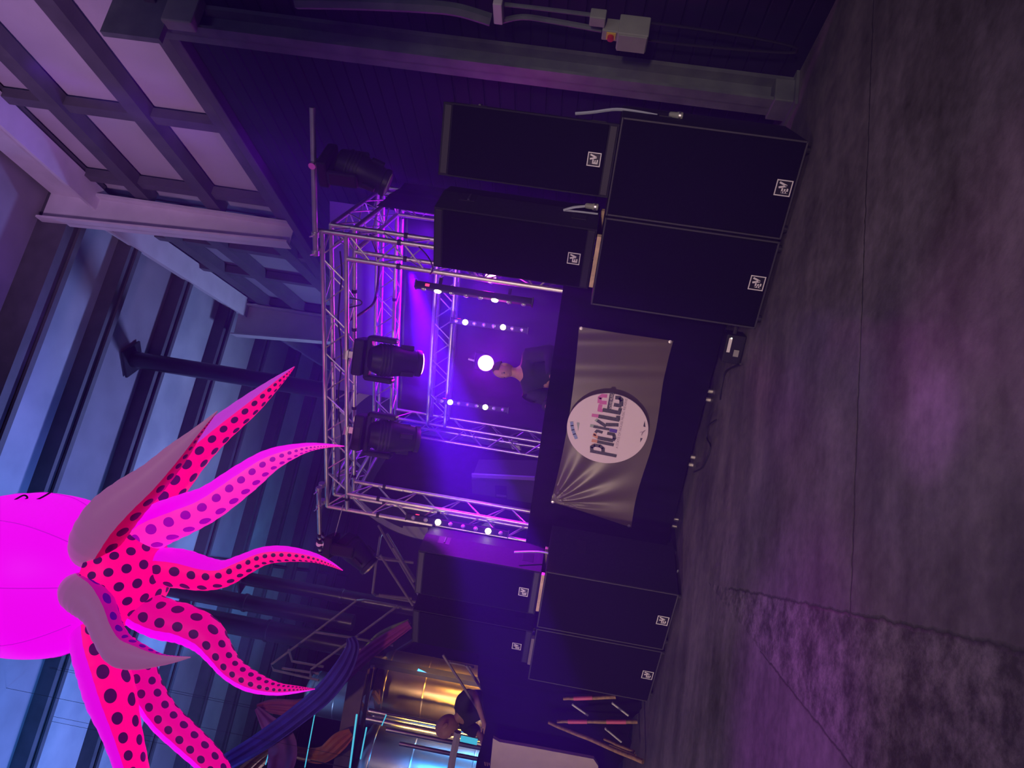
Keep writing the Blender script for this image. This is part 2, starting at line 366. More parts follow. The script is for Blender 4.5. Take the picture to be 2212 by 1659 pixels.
col_h('steel_column', 'short pale column end showing just over the truss top beam', 5.3, 0.5, 0.16, 5.6, 8.9, PALEP, 0.25, P2, HD2, HN2)
# electrical gear on the near column
def ongear(x, y, o=0.3): return onP(x, y, B(0, o), HN)
def gearbox(name, label, cat, x, y, ws, ho, hz, m, off=0.30, bev=0.008):
    p = ongear(x, y, off); t = thing(name, label, cat, p)
    MB().obox((0, 0, 0), HD * ws, HN * ho, (0, 0, hz)).build('housing', m, t, bevel=bev); return t
jb = gearbox('junction_box', 'large pale grey junction box on the grey column', 'box', 1368, 70, 0.085, 0.09, 0.115, BOXG)
MB().obox(HN * 0.092, HD * 0.08, HN * 0.012, (0, 0, 0.108)).build('lid', BOXG, jb, bevel=0.004)
iso = gearbox('isolator_switch', 'small switch with red knob on yellow plate above the junction box', 'switch', 1322, 62, 0.05, 0.06, 0.07, BOXG, 0.28)
MB().obox(HN * 0.064 - HD * 0.005, HD * 0.033, HN * 0.006, (0, 0, 0.035)).build('yellow_plate', mat('yellow_plastic', (0.72, 0.5, 0.06), 0.5), iso)
MB().lathe(HN * 0.068 - HD * 0.005, HN, [(0.024, 0), (0.024, 0.03), (0.01, 0.032)], 16).build('red_knob', mat('red_plastic', (0.5, 0.03, 0.03), 0.45), iso, smooth=True)
gearbox('socket_box', 'small grey socket box above the red and yellow switch', 'box', 1292, 36, 0.045, 0.045, 0.06, BOXG, 0.28)
cl = gearbox('pipe_clamp', 'pale strap clamp round the conduit at the top right edge', 'clamp', 1077, 20, 0.10, 0.04, 0.035, PALEP, 0.30)
for k, (pts, lab) in enumerate((
    (((640, 2), (760, 4), (900, 10), (985, 18), (1060, 40)), 'thick dark conduit running above the pale strap clamp'),
    (((1085, 42), (1130, 34), (1190, 42), (1300, 62)), 'bent grey conduit between the strap clamp and the switch'),
    (((1085, 6), (1170, 16), (1280, 30)), 'thin straight conduit at the right edge beside the bent conduit'),
    (((1400, 46), (1520, 62), (1640, 82), (1712, 98), (1722, 106), (1705, 112), (1600, 105), (1480, 94), (1400, 84)), 'dark cable looping down from the junction box to the floor'))):
    o_ = 0.24 if k < 3 else 0.22
    P = [onP(x, y, B(0, o_), HN) for x, y in pts]
    tag(cable('conduit' if k < 3 else 'looped_cable', P, (0.05, 0.022, 0.016, 0.011)[k], GREYP if k < 3 else CABB), lab, 'conduit' if k < 3 else 'cable')
# black flue pipes hanging from the roof
def pipe(label, p, z0, z1, r, m=DARKS, name='flue_pipe'):
    t = thing(name, label, 'pipe', (p.x, p.y, z0))
    h = z1 - z0
    MB().lathe((0, 0, 0), (0, 0, 1), [(r, 0), (r, h)], 20).build('tube', m, t, smooth=True)
    MB().lathe((0, 0, h * 0.55), (0, 0, 1), [(r, 0), (r * 1.12, 0.005), (r * 1.12, 0.06), (r, 0.065)], 20).build('joint_ring', m, t, smooth=True)
    MB().obox((0, 0, h - 0.02), (r * 1.7, 0, 0), (0, r * 1.7, 0), (0, 0, 0.02)).build('roof_flange', m, t)
    return t
DP = mat('dark_galvanised_pipe', (0.045, 0.04, 0.055), 0.3, 0.5, noise=0.2, nscale=5)
pipe('black flue pipe hanging from the roof above the truss rig', onZ(285, 772, 9.40), 3.2, 9.40, 0.15, DP)
pp = onY(525, 1245, 10); pipe('dark vertical pipe behind the pointed arm tips, nearest the stage', pp, 2.6, onY(525, 1245, 10).z, 0.13, DP)
pp = onY(380, 1270, 10); pipe('long dark vertical pipe in the middle behind the inflatable', pp, 4.9, 8.9, 0.16, DP)
pp = onY(470, 1338, 10); pipe('dark vertical pipe furthest left behind the inflatable', pp, 4.3, 8.6, 0.20, DP)
# ------------------------------------------------------------------ truss rig
TF = thing('truss_frame', 'square aluminium truss frame forming a box over the stage', 'truss', (-3.765, 7.5, 0))
def truss(name, a, b, up, size=0.24, r=0.024, lr=0.008, lace=True):
    a = V(a) - TF.location; b = V(b) - TF.location; t = (b - a).normalized(); up = V(up).normalized(); x = t.cross(up)
    e = bpy.data.objects.new(name, None); COL.objects.link(e); e.parent = TF; e.empty_display_size = 0.1
    h = size / 2; L = (b - a).length; off = [x * h + up * h, x * h - up * h, -x * h - up * h, -x * h + up * h]
    for o in off: MB().tube([a + o, b + o], r, 12).build('chord', ALU, e, smooth=True)
    m = MB(); n = max(2, round(L / 0.26)); st = L / n
    for k in range(4):
        p, q = off[k], off[(k + 1) % 4]
        for i in range(n):
            u, v_ = (p, q) if (i + k) % 2 == 0 else (q, p)
            m.tube([a + u + t * (st * i + 0.02), a + v_ + t * (st * (i + 1) - 0.02)], lr, 6, False)
    m.build('lacing', ALU, e, smooth=True)
    return e, off
XR, XL, YF, YB, ZB = -2.23, -5.30, 6.62, 8.40, 3.91
def tapes(e, off, a, b, fr):
    a = V(a) - TF.location; b = V(b) - TF.location; t = (b - a).normalized()
    for f_, k in fr:
        MB().tube([a + off[k] + (b - a) * f_ - t * 0.018, a + off[k] + (b - a) * f_ + t * 0.018], 0.029, 12).build('tape_band', BLKR, e, smooth=True)
for nm, a, b, up, fr in (
    ('front_beam', (XR + 0.12, YF, ZB), (XL - 0.12, YF, ZB), (0, 0, 1), ((0.2, 1), (0.33, 1), (0.62, 1), (0.78, 1), (0.9, 1), (0.95, 2), (0.45, 0))),
    ('rear_beam', (XR + 0.12, YB, ZB), (XL - 0.12, YB, ZB), (0, 0, 1), ((0.1, 1), (0.65, 1), (0.4, 2))),
    ('rear_cross_beam', (XR - 0.12, YB - 0.02, 3.15), (XL + 0.12, YB - 0.02, 3.15), (0, 0, 1), ()),
    ('side_beam', (XR, YF + 0.12, ZB), (XR, YB - 0.12, ZB), (0, 0, 1), ()),
    ('side_beam', (XL, YF + 0.12, ZB), (XL, YB - 0.12, ZB), (0, 0, 1), ()),
    ('front_leg', (XR, YF, 0.05), (XR, YF, ZB - 0.12), (0, 1, 0), ((0.86, 0), (0.86, 1), (0.86, 2), (0.86, 3))),
    ('front_leg', (XL, YF, 0.05), (XL, YF, ZB - 0.12), (0, 1, 0), ((0.9, 0), (0.9, 1), (0.9, 2), (0.9, 3), (0.72, 0), (0.72, 1))),
    ('rear_leg', (XR, YB, 0.05), (XR, YB, ZB - 0.12), (0, 1, 0), ()),
    ('rear_leg', (XL, YB, 0.05), (XL, YB, ZB - 0.12), (0, 1, 0), ())):
    e, off = truss(nm, a, b, up); tapes(e, off, a, b, fr)
for nm, X, sg_ in (('corner_block', XR, 1), ('corner_block', XL, -1)):
    for Y in (YF, YB):
        q = MB()
        for k in (-0.12, 0.12): q.tube([V((X + sg_ * 0.12, Y + k, ZB - 0.13)) - TF.location, V((X + sg_ * 0.12, Y + k, ZB + 0.12)) - TF.location], 0.024, 12)
        q.tube([V((X + sg_ * 0.12, Y - 0.12, ZB + 0.1)) - TF.location, V((X + sg_ * 0.12, Y + 0.12, ZB - 0.1)) - TF.location], 0.008, 6)
        q.build(nm, ALU, TF, smooth=True)
for X in (XR, XL):
    for Y in (YF, YB): MB().obox(V((X, Y, 0.025)) - TF.location, (0.2, 0, 0), (0, 0.2, 0), (0, 0, 0.025)).build('base_plate', BLKM, TF)
# outrigger pipes clamped to the front beam
def outrigger(label, x0, x1, z, clx, y=6.40):
    t = thing('outrigger_pipe', label, 'pipe', ((x0 + x1) / 2, y, z)); c = V(t.location)
    MB().tube([V((x0, y, z)) - c, V((x1, y, z)) - c], 0.026, 14).build('pipe', ALU, t, smooth=True)
    for x in clx:
        m = MB(); m.tube([V((x - 0.025, y, z)) - c, V((x + 0.025, y, z)) - c], 0.036, 14)
        m.tube([V((x - 0.025, YF - 0.12, z)) - c, V((x + 0.025, YF - 0.12, z)) - c], 0.036, 14)
        m.obox(V((x, (y + YF - 0.12) / 2, z)) - c, (0.018, 0, 0), (0, 0.06, 0), (0, 0, 0.016))
        m.tube([V((x, y - 0.03, z)) - c, V((x, y - 0.09, z + 0.02)) - c], 0.008, 6)
        m.build('swivel_clamp', ALU, t, smooth=True)
    return t
outrigger('silver pipe sticking out to the right of the front truss beam', -2.28, -0.98, 4.06, (-2.12, -2.3))
outrigger('silver pipe sticking out to the left of the front truss beam', -5.08, -6.20, 4.09, (-5.12, -5.36))
mb = thing('clamp_cluster', 'cluster of dark clamps at the outer end of the left pipe', 'clamp', (-5.86, 6.40, 4.05))
for x, r in ((0.0, 0.05), (-0.09, 0.045), (-0.18, 0.05), (0.08, 0.04)):
    MB().lathe((x, 0, 0.03), (1, 0, 0), [(r, -0.018), (r, 0.018)], 10).build('collar', BLKM, mb, smooth=True)
    MB().tube([(x, 0, 0.03), (x + 0.03, -0.07, -0.05 + x * 0.2)], 0.012, 6).build('wing_bolt', ALU, mb)

# ------------------------------------------------------------------ stage, booth front, drapes
DRAPE = mat('black_drape', (0.014, 0.013, 0.018), 0.9, noise=0.2, nscale=3, spec=0.2)
sd = thing('stage_deck', 'black stage deck raised under the truss frame', 'stage', (-3.75, 7.45, 0))
MB().box(-1.75, 1.75, -0.85, 1.1, 0.72, 0.78).build('deck_board', BLKM, sd, bevel=0.005)
for x in (-1.28, -1.18, -0.43, -0.33, 0.38, 0.48):
    MB().lathe((x, -0.72, 0), (0, 0, 1), [(0.024, 0), (0.024, 0.72)], 14).build('leg', ALU, sd, smooth=True)
for x in (-1.6, 0.0, 1.6):
    MB().lathe((x, 1.0, 0), (0, 0, 1), [(0.024, 0), (0.024, 0.72)], 14).build('leg', ALU, sd, smooth=True)
bf = thing('booth_front', 'tall black cloth front of the booth hanging below the truss', 'booth', (-3.8, 6.42, 0))
def skirt(u, v):
    x = -1.72 + 3.50 * u; return (x, 0.012 * math.sin(x * 17) * (1 - v) + 0.006 * math.sin(x * 41), 0.115 + 1.545 * v)
MB().grid(skirt, 150, 8).build('skirt', BLKC, bf, smooth=True, thick=0.006)
MB().box(-1.70, 1.76, 0.02, 0.55, 1.48, 1.51).build('worktop', BLKM, bf, bevel=0.004)
for x in (-1.6, 1.66): MB().box(x - 0.03, x + 0.03, 0.46, 0.52, 0.78, 1.48).build('leg', BLKM, bf)
for k, (x, wd, dp, hh) in enumerate(((-0.55, 0.3, 0.36, 0.10), (-0.1, 0.34, 0.38, 0.12), (0.38, 0.3, 0.36, 0.10))):
    o = MB().box(-wd / 2, wd / 2, -dp / 2, dp / 2, 0, hh)
    t = o.build('media_player' if k != 1 else 'mixer', BLKM, None, bevel=0.01, loc=(-3.8 + x, 6.72, 1.51))
    tag(t, ('left deck player on the booth worktop', 'mixer between the two deck players on the booth', 'right deck player on the booth worktop')[k], 'audio player' if k != 1 else 'mixer')
def folds(x0, y0, x1, y1, z0, z1, amp=0.03, fr=9.0):
    d = V((x1 - x0, y1 - y0, 0)); L = d.length; n = V((-d.y, d.x, 0)).normalized()
    def fn(u, v):
        a = amp * (math.sin(u * L * fr) + 0.5 * math.sin(u * L * fr * 2.3 + 1.3)) * (1.0 - 0.4 * v)
        return V((x0, y0, 0)) + d * u + n * a + V((0, 0, z0 + (z1 - z0) * v))
    return MB().grid(fn, int(L * 50), 4)
tag(folds(-2.25, 8.62, -5.45, 8.62, 0.8, 3.74).build('black_drape', DRAPE, None, smooth=True, thick=0.006), 'black drape hung across the back below the rear truss beam', 'drape')
tag(folds(-5.50, 6.85, -5.50, 8.5, 0.8, 3.70, 0.02).build('black_drape', DRAPE, None, smooth=True, thick=0.006), 'black drape hung along the left side of the truss box', 'drape')
tag(folds(-2.02, 7.35, -2.02, 8.46, 0.8, 3.76, 0.015).build('black_drape', DRAPE, None, smooth=True, thick=0.006), 'black drape hung along the right side of the truss box', 'drape')
tag(folds(-2.42, 8.70, -5.12, 8.70, 3.2, 4.78, 0.004, 5).build('backdrop_cloth', mat('purple_light_backdrop', (0.20, 0.15, 0.38), 0.9, spec=0.03), None, smooth=True, thick=0.006), 'smooth pale backdrop with purple light in its colour above the rear truss beam', 'backdrop')  # purple light partly mixed into the pale cloth's base colour

# ------------------------------------------------------------------ loudspeakers
def badge(par, x, y, z, sz):
    e = bpy.data.objects.new('badge', None); COL.objects.link(e); e.parent = par; e.location = (x, y, z); e.empty_display_size = 0.05
    h = sz / 2; m = MB()
    MB().box(-h, h, -0.004, 0.002, -h, h).build('plate', BLKM, e, bevel=0.003)
    wd = h * 0.13
    for b_ in ((-h, h, h - wd, h), (-h, h, -h, -h + wd), (-h, -h + wd, -h + wd, h - wd), (h - wd, h, -h + wd, h - wd)): m.box(b_[0], b_[1], -0.007, -0.004, b_[2], b_[3])
    m.build('border', WHT, e)
    l = MB()
    def st(x0, z0, x1, z1, w_):
        a = V((x0 * h, -0.0065, z0 * h)); b_ = V((x1 * h, -0.0065, z1 * h)); l.bar(a, b_, w_ * h, 0.004, (0, 1, 0))
    st(-0.52, -0.62, -0.52, 0.2, 0.24); st(-0.6, -0.52, -0.02, -0.52, 0.2); st(-0.6, -0.2, -0.08, -0.2, 0.18); st(-0.6, 0.12, -0.02, 0.12, 0.2)
    st(0.02, 0.62, 0.30, -0.34, 0.24); st(0.30, -0.34, 0.66, 0.62, 0.24)
    l.build('lettering', WHT, e)
def sub(label, x, w_, y=5.66, d=0.82, h=1.395, rz=0.0):
    t = thing('subwoofer', label, 'speaker', (x, y, 0), 'subwoofers on the floor', rz)
    g = w_ / 2 - 0.006
    MB().box(-g, g, 0.004, d, 0.035, h).build('cabinet', BLKP, t, bevel=0.012)
    fr = MB()
    for b_ in ((-g, g, h - 0.014, h - 0.002), (-g, -g + 0.014, 0.04, h - 0.016), (g - 0.014, g, 0.04, h - 0.016), (-g, g, 0.036, 0.05)): fr.box(b_[0], b_[1], -0.006, 0.008, b_[2], b_[3])
    fr.build('frame_edge', EDGE, t, bevel=0.003)
    MB().box(-g + 0.016, g - 0.016, -0.004, 0.01, 0.052, h - 0.017).build('grille', BLKG, t)
    for sx in (-1, 1):
        for yy in (0.06, d - 0.08): MB().lathe((sx * (g - 0.07), yy, 0), (0, 0, 1), [(0.03, 0), (0.034, 0.036)], 12).build('foot', BLKR, t)
    for sx in (-1, 1): MB().box(sx * g - 0.006, sx * g + 0.006, d * 0.45, d * 0.45 + 0.2, h * 0.72, h * 0.72 + 0.1).build('side_handle', BLKR, t)
    badge(t, 0.02, -0.004, 0.125, 0.118); return t
sub('rightmost floor subwoofer, standing nearest the grey steel column', -1.012, 0.745)
sub('floor subwoofer second from the right, beside the brown banner', -1.762, 0.745)
sub('floor subwoofer left of the banner with a hanging pale cable beside it', -5.455, 0.80)
sub('leftmost floor subwoofer, beside the wooden sticks', -6.27, 0.80)
def top(label, x, y, rz, z0=1.415, w_=0.54, d=0.62, h=1.345, tilt=0):
    t = thing('tall_speaker', label, 'speaker', (x, y, z0), 'tall speakers on the subwoofers', math.radians(rz))
    g = w_ / 2; p = [(-g, 0), (g, 0), (g, d * 0.55), (g - 0.07, d), (-g + 0.07, d), (-g, d * 0.55)]
    m = MB(); n = len(p)
    lo = [V((a, b_, 0)) for a, b_ in p]; hi = [V((a, b_, h)) for a, b_ in p]; m.poly(lo); m.poly(hi)
    for i in range(n): m.quad(lo[i], lo[(i + 1) % n], hi[(i + 1) % n], hi[i])
    o = m.build('cabinet', BLKP, t, bevel=0.012)
    MB().box(-g + 0.012, g - 0.012, -0.012, 0.002, 0.075, h - 0.075).build('grille', BLKG, t, bevel=0.004)
    for a, b_ in ((0.012, 0.066), (h - 0.066, h - 0.012)): MB().box(-g + 0.015, g - 0.015, -0.008, 0.002, a, b_).build('trim_strip', mat('dark_trim', (0.014, 0.013, 0.018), 0.6), t, bevel=0.004)
    for sx in (-1, 1):
        e = MB().box(sx * g - 0.003, sx * g + 0.003, 0.20, 0.34, h * 0.78, h * 0.78 + 0.13).build('handle_cup', BLKR, t, bevel=0.001)
        MB().tube([(sx * (g + 0.004), 0.215, h * 0.78 + 0.055), (sx * (g + 0.004), 0.325, h * 0.78 + 0.055)], 0.010, 8).build('grip', EDGE, e, smooth=True)
    MB().box(g - 0.003, g + 0.004, 0.15, 0.30, 0.10, 0.22).build('connector_plate', BLKM, t, bevel=0.002)
    badge(t, 0.0, -0.012, 0.15, 0.102); return t
top('rightmost tall speaker, standing on the rightmost subwoofer', -0.975, 5.69, 6, 1.40)
top('tall speaker right of the truss, set on a pale wooden strip', -1.765, 5.70, -10, 1.44, h=1.32)
top('tall speaker left of the truss with its side lit purple', -5.475, 5.76, 8, 1.44, h=1.32)
top('leftmost tall speaker with a grey strip beneath it', -6.26, 5.74, -4, 1.425, h=1.34)
def strip(label, x, y, rz, L, m, zz=1.397):
    tag(MB().box(-L / 2, L / 2, 0, 0.05, 0, 0.034).build('wooden_strip', m, None, bevel=0.003, loc=(x, y, zz), rz=math.radians(rz)), label, 'strip of wood')
    tag(MB().box(-L / 2, L / 2, 0, 0.05, 0, 0.034).build('wooden_strip', m, None, bevel=0.003, loc=(x + math.sin(math.radians(-rz)) * 0.5, y + 0.5, zz), rz=math.radians(rz)), label.replace('front edge', 'back edge'), 'strip of wood')
strip('pale wooden strip under the front edge of the speaker right of the truss', -1.775, 5.675, -10, 0.46, WOOD)
strip('pale wooden strip under the front edge of the speaker left of the truss', -5.445, 5.735, 8, 0.46, WOOD)
strip('dull grey strip under the front edge of the leftmost tall speaker', -6.30, 5.715, -4, 0.44, mat('grey_wood', (0.2, 0.17, 0.16), 0.7), 1.393)

# ------------------------------------------------------------------ stage lamps
def rot(t, tilt, pan): return Matrix.Rotation(math.radians(pan), 4, 'Z') @ Matrix.Rotation(math.radians(tilt), 4, 'X')
def moving_head(label, p, pan, tilt, lit, group='moving head lamps', sc=1.0, deep=False):
    """hangs from p; pan about the vertical, tilt of the head away from straight down"""
    t = thing('moving_head_lamp', label, 'stage light', p, group, math.radians(pan)); t.scale = (sc, sc, sc)
    m = MB(); m.box(-0.03, 0.03, -0.02, 0.02, -0.10, 0.0); m.tube([(-0.05, 0, 0.0), (0.05, 0, 0.0)], 0.034, 10); m.build('hook_clamp', ALU, t)
    MB().box(-0.17, 0.17, -0.13, 0.13, -0.19, -0.09).build('base', BLKM, t, bevel=0.02)
    MB().box(-0.05, 0.05, -0.134, -0.13, -0.165, -0.12).build('display', BLKR, t)
    y = MB(); y.box(-0.20, 0.20, -0.06, 0.06, -0.24, -0.19)
    y.build('yoke', BLKM, t, bevel=0.015)
    for s in (-1, 1): MB().box(s * 0.185 - 0.025, s * 0.185 + 0.025, -0.07, 0.07, -0.47, -0.20).build('yoke_arm', BLKM, t, bevel=0.02)
    h = bpy.data.objects.new('head', None); COL.objects.link(h); h.parent = t; h.location = (0, 0, -0.40); h.rotation_euler = (math.radians(tilt), 0, 0); h.empty_display_size = 0.05
    MB().lathe((0, 0, 0), (0, 0, -1), [(0.07, -0.19), (0.11, -0.17), (0.145, -0.08), (0.15, 0.03), (0.135, 0.12), (0.115, 0.25), (0.125, 0.26), (0.125, 0.30), (0.108, 0.305)], 28).build('shell', BLKM, h, smooth=True)
    for k in range(4): MB().lathe((0, 0, 0), (0, 0, -1), [(0.151, 0.0 - k * 0.03), (0.1535, 0.005 - k * 0.03), (0.1535, 0.014 - k * 0.03), (0.151, 0.019 - k * 0.03)], 28).build('cooling_rib', BLKR, h, smooth=True)
    for a in (0.8, 3.0, 5.0): MB().obox((0.14 * math.cos(a), 0.14 * math.sin(a), -0.16), (0.022, 0, 0), (0, 0.022, 0), (0, 0, 0.06)).build('head_pad', BLKM, h, bevel=0.006)
    MB().lathe((0, 0, 0), (0, 0, -1), [(0.105, 0.28), (0.10, 0.285), (0.06, 0.288)] if deep else [(0.105, 0.29), (0.10, 0.315), (0.06, 0.325)], 28).build('lens', LEDM if lit else LEDO, h, smooth=True)
    return t
zc = ZB - 0.12
moving_head('moving head lamp under the middle of the front beam with a bright magenta lens', (onY(752, 762, 6.5).x, 6.5, zc), 200, -26, True, sc=1.12)
moving_head('moving head lamp under the left half of the front beam, head turned to the viewer', (onY(752, 925, 6.5).x, 6.5, zc), 25, 20, True, sc=1.15, deep=True)
moving_head('dark moving head lamp hanging from the right-hand outrigger pipe', (onY(700, 352, 6.42).x, 6.40, 4.06), 70, 20, False)
moving_head('dark moving head lamp hanging from the left-hand outrigger pipe', (onY(715, 1172, 6.42).x, 6.40, 4.09), 120, 35, False)
def led_bar(label, a, b, face, lit, gp=3.5):
    a = V(a); b = V(b); c = (a + b) / 2; t = thing('led_bar', label, 'stage light', c, 'led bars'); d = (b - a); L = d.length; u = d.normalized(); fc = V(face); fc = (fc - u * fc.dot(u)).normalized(); sd_ = u.cross(fc)
    MB().obox((0, 0, 0), u * L / 2, fc * 0.032, sd_ * 0.036).build('housing', BLKM, t, bevel=0.008)
    for s in (-1, 1): MB().obox(u * s * (L / 2 + 0.004), u * 0.006, fc * 0.04, sd_ * 0.042).build('end_cap', EDGE, t)
    for s in (-0.3, 0.3): MB().bar(u * s * L - fc * 0.02, u * s * L - fc * 0.10, 0.03, 0.03).build('mounting_bracket', BLKM, t)
    for k in range(8):
        p = u * (-L / 2 + L * (k + 0.55) / 8.1) + fc * 0.033
        on = k in lit
        rl = 0.034 if on else 0.026
        MB().lathe(p, fc, [(rl, -0.002), (rl, 0.006), (rl * 0.8, 0.014), (rl * 0.3, 0.018)], 18).build('lit_lens' if on else 'lens', LEDW if on else LEDO, t, smooth=True)
        if on: lamp('led_glow', 'SPOT', c + p + fc * 0.03, (1.0, 0.93, 0.55), gp, c + p + fc * 2, 0.02, 150, 1.0)
    MB().obox(u * (-L * 0.40) - sd_ * 0.037, u * 0.02, fc * 0.012, sd_ * 0.002).build('red_display', LEDR, t)
    return t
TOCAM = V((0.45, -0.88, -0.12))
led_bar('led bar clamped to the right front truss leg', onY(900, 612, 6.45), onY(1150, 651, 6.45), (-0.75, -0.62, 0), (1, 5), 0.8)
led_bar('led bar clamped to the left front truss leg, facing the viewer', onY(880, 1112, 6.44), onY(1098, 1151, 6.44), TOCAM, (2, 6), 0.25)
led_bar('right-hand led bar at the back of the stage', onY(975, 690, 8.15), onY(1140, 712, 8.15), TOCAM, (1, 5))
led_bar('left-hand led bar at the back of the stage', onY(945, 862, 8.15), onY(1098, 884, 8.15), TOCAM, (1, 5))
def par(label, p, face, r):
    t = thing('par_lamp', label, 'stage light', p); fc = V(face).normalized()
    MB().lathe((0, 0, 0), fc, [(r * 0.5, -r * 1.7), (r * 0.95, -r * 1.3), (r * 1.08, 0), (r * 1.08, r * 0.12), (r * 0.98, r * 0.12)], 24).build('can', BLKM, t, smooth=True)
    MB().lathe((0, 0, 0), fc, [(r * 0.97, 0.0), (r * 0.94, r * 0.13), (r * 0.5, r * 0.2)], 24).build('lens', LEDM, t, smooth=True)
    MB().tube([V((r * 1.15, 0, -r * 0.4)), V((r * 1.15, 0.02, r * 1.4)), V((-r * 1.15, 0.02, r * 1.4)), V((-r * 1.15, 0, -r * 0.4))], r * 0.09, 6).build('yoke', BLKM, t)
    MB().tube([V((0, 0.02, r * 1.4)), V((0, 0.04, r * 2.2))], r * 0.14, 8).build('hook_clamp', ALU, t)
    lamp('par_glow', 'SPOT', p + fc * (r * 0.5), (0.8, 0.0, 1.0), 120 * (r / 0.1), p + fc * 3, r * 0.6, 150, 1.0); return t
par('large magenta par lamp glowing behind the head of the person on stage', onY(1050, 782, 8.1), TOCAM, 0.105)
par('small magenta par lamp beside the right front truss leg', onY(1060, 597, 6.75), TOCAM, 0.058)
# cables on the rig
cable_spec = (('black power cable drooping inside the rig from the front beam', [onY(752, 690, 6.7), onY(790, 668, 6.9), onY(812, 640, 7.2), onY(818, 560, 7.4), onY(800, 505, 7.2)], 0.014, CABB),
    ('thin black cable looped below the front beam', [onY(752, 640, 6.6), onY(778, 646, 6.6), onY(780, 655, 6.6), onY(752, 662, 6.6)], 0.007, CABB),
    ('thin pale cable hanging from the left end of the front beam', [onY(742, 1088, 6.45), onY(728, 1140, 6.42), onY(710, 1200, 6.4)], 0.005, CABW),
    ('black cable run along the right front leg', [onY(905, 530, 6.45), onY(925, 552, 6.42), onY(935, 575, 6.42), onY(930, 590, 6.45)], 0.007, CABB),
    ('black cable bundle running along the front beam', [onY(735 + 4 * math.sin(k * 1.7), 540 + 50 * k, 6.6) for k in range(11)], 0.009, CABB))
for lab, pts, r, m in cable_spec: tag(cable('cable', pts, r, m), lab, 'cable')
for lab, pts, r, m in (('pale cable arching over the top right corner of the rightmost subwoofer', [onY(1243, 243, 6.1), onY(1280, 240, 6.1), onY(1330, 234, 6.1), onY(1370, 238, 6.1), onY(1420, 247, 6.1)], 0.013, CABW),
    ('pale cable plugged into the side of the speaker right of the truss', [onY(1218, 452, 5.9), onY(1240, 446, 5.88), onY(1270, 443, 5.86)], 0.011, CABW),
    ('second thin pale cable below the plug of the speaker right of the truss', [onY(1218, 452, 5.9), onY(1250, 455, 5.9), onY(1292, 460, 5.9)], 0.008, CABW),
    ('long pale cable hanging from the speaker left of the truss down to the floor', [onY(1112, 1190, 5.9), onY(1170, 1190, 6.0), onY(1222, 1203, 6.0), onY(1300, 1212, 6.0), onY(1360, 1222, 6.0), onY(1420, 1239, 6.0), onY(1452, 1240, 6.05), onY(1466, 1230, 6.1)], 0.011, CABW),
    ('straight pale cable running to the floor behind the left subwoofer', [onY(1232, 1202, 6.02), onY(1300, 1217, 6.02), onY(1380, 1237, 6.02), onY(1463, 1254, 6.02)], 0.010, CABW),
    ('thin black cable looping under the stage between the silver legs', [onZ(1548, 905, 0.02), onZ(1530, 920, 0.03), onZ(1528, 945, 0.012), onZ(1535, 965, 0.012), onZ(1520, 1005, 0.012), onZ(1500, 1018, 0.02)], 0.008, CABB),
    ('black cable trailing from the power box under the stage', [onZ(1600, 785, 0.03), onZ(1570, 800, 0.015), onZ(1560, 830, 0.012), onZ(1556, 862, 0.012)], 0.009, CABB)):
    tag(cable('cable', pts, r, m), lab, 'cable')
def plug(label, p, d):
    t = thing('cable_connector', label, 'connector', p); d = V(d).normalized()
    MB().lathe((0, 0, 0), d, [(0.012, -0.06), (0.022, -0.05), (0.024, 0.0), (0.028, 0.005), (0.028, 0.045), (0.02, 0.05)], 12).build('shell', BOXG, t, smooth=True)
    MB().lathe((0, 0, 0), d, [(0.03, 0.015), (0.031, 0.03)], 12).build('locking_ring', ALU, t, smooth=True)
plug('pale connector beside the right edge of the rightmost subwoofer', onY(1462, 247, 6.05), (0, 0, -1))
plug('pale connector beside the speaker right of the truss', onY(1280, 444, 5.86), (0, 0, -1))
plug('pale connector hanging on the cables left of the truss', onY(1230, 1203, 5.99), (0.1, 0, -1))
# power supply on the floor
pw = thing('power_supply', 'black power box on the floor between the subwoofer and the stage', 'power box', onZ(1604, 752, 0), None, 0.15)
MB().box(-0.13, 0.13, -0.08, 0.10, 0.0, 0.17).build('housing', BLKM, pw, bevel=0.012)
MB().box(-0.03, 0.10, -0.083, -0.08, 0.12, 0.148).build('white_label', WHT, pw)
MB().box(-0.06, 0.0, -0.083, -0.08, 0.04, 0.085).build('grey_symbol', mat('grey_print', (0.3, 0.3, 0.3), 0.6), pw)
MB().lathe((0.16, -0.02, 0.10), (1, 0, 0), [(0.02, -0.03), (0.02, 0.04)], 10).build('plug', BLKR, pw)
MB().lathe((0.10, -0.084, 0.13), (0, -1, 0), [(0.006, 0), (0.006, 0.004)], 8).build('indicator', mat('white_led', (1, 1, 1), 0.4, emit=(1, 1, 1), es=3), pw)

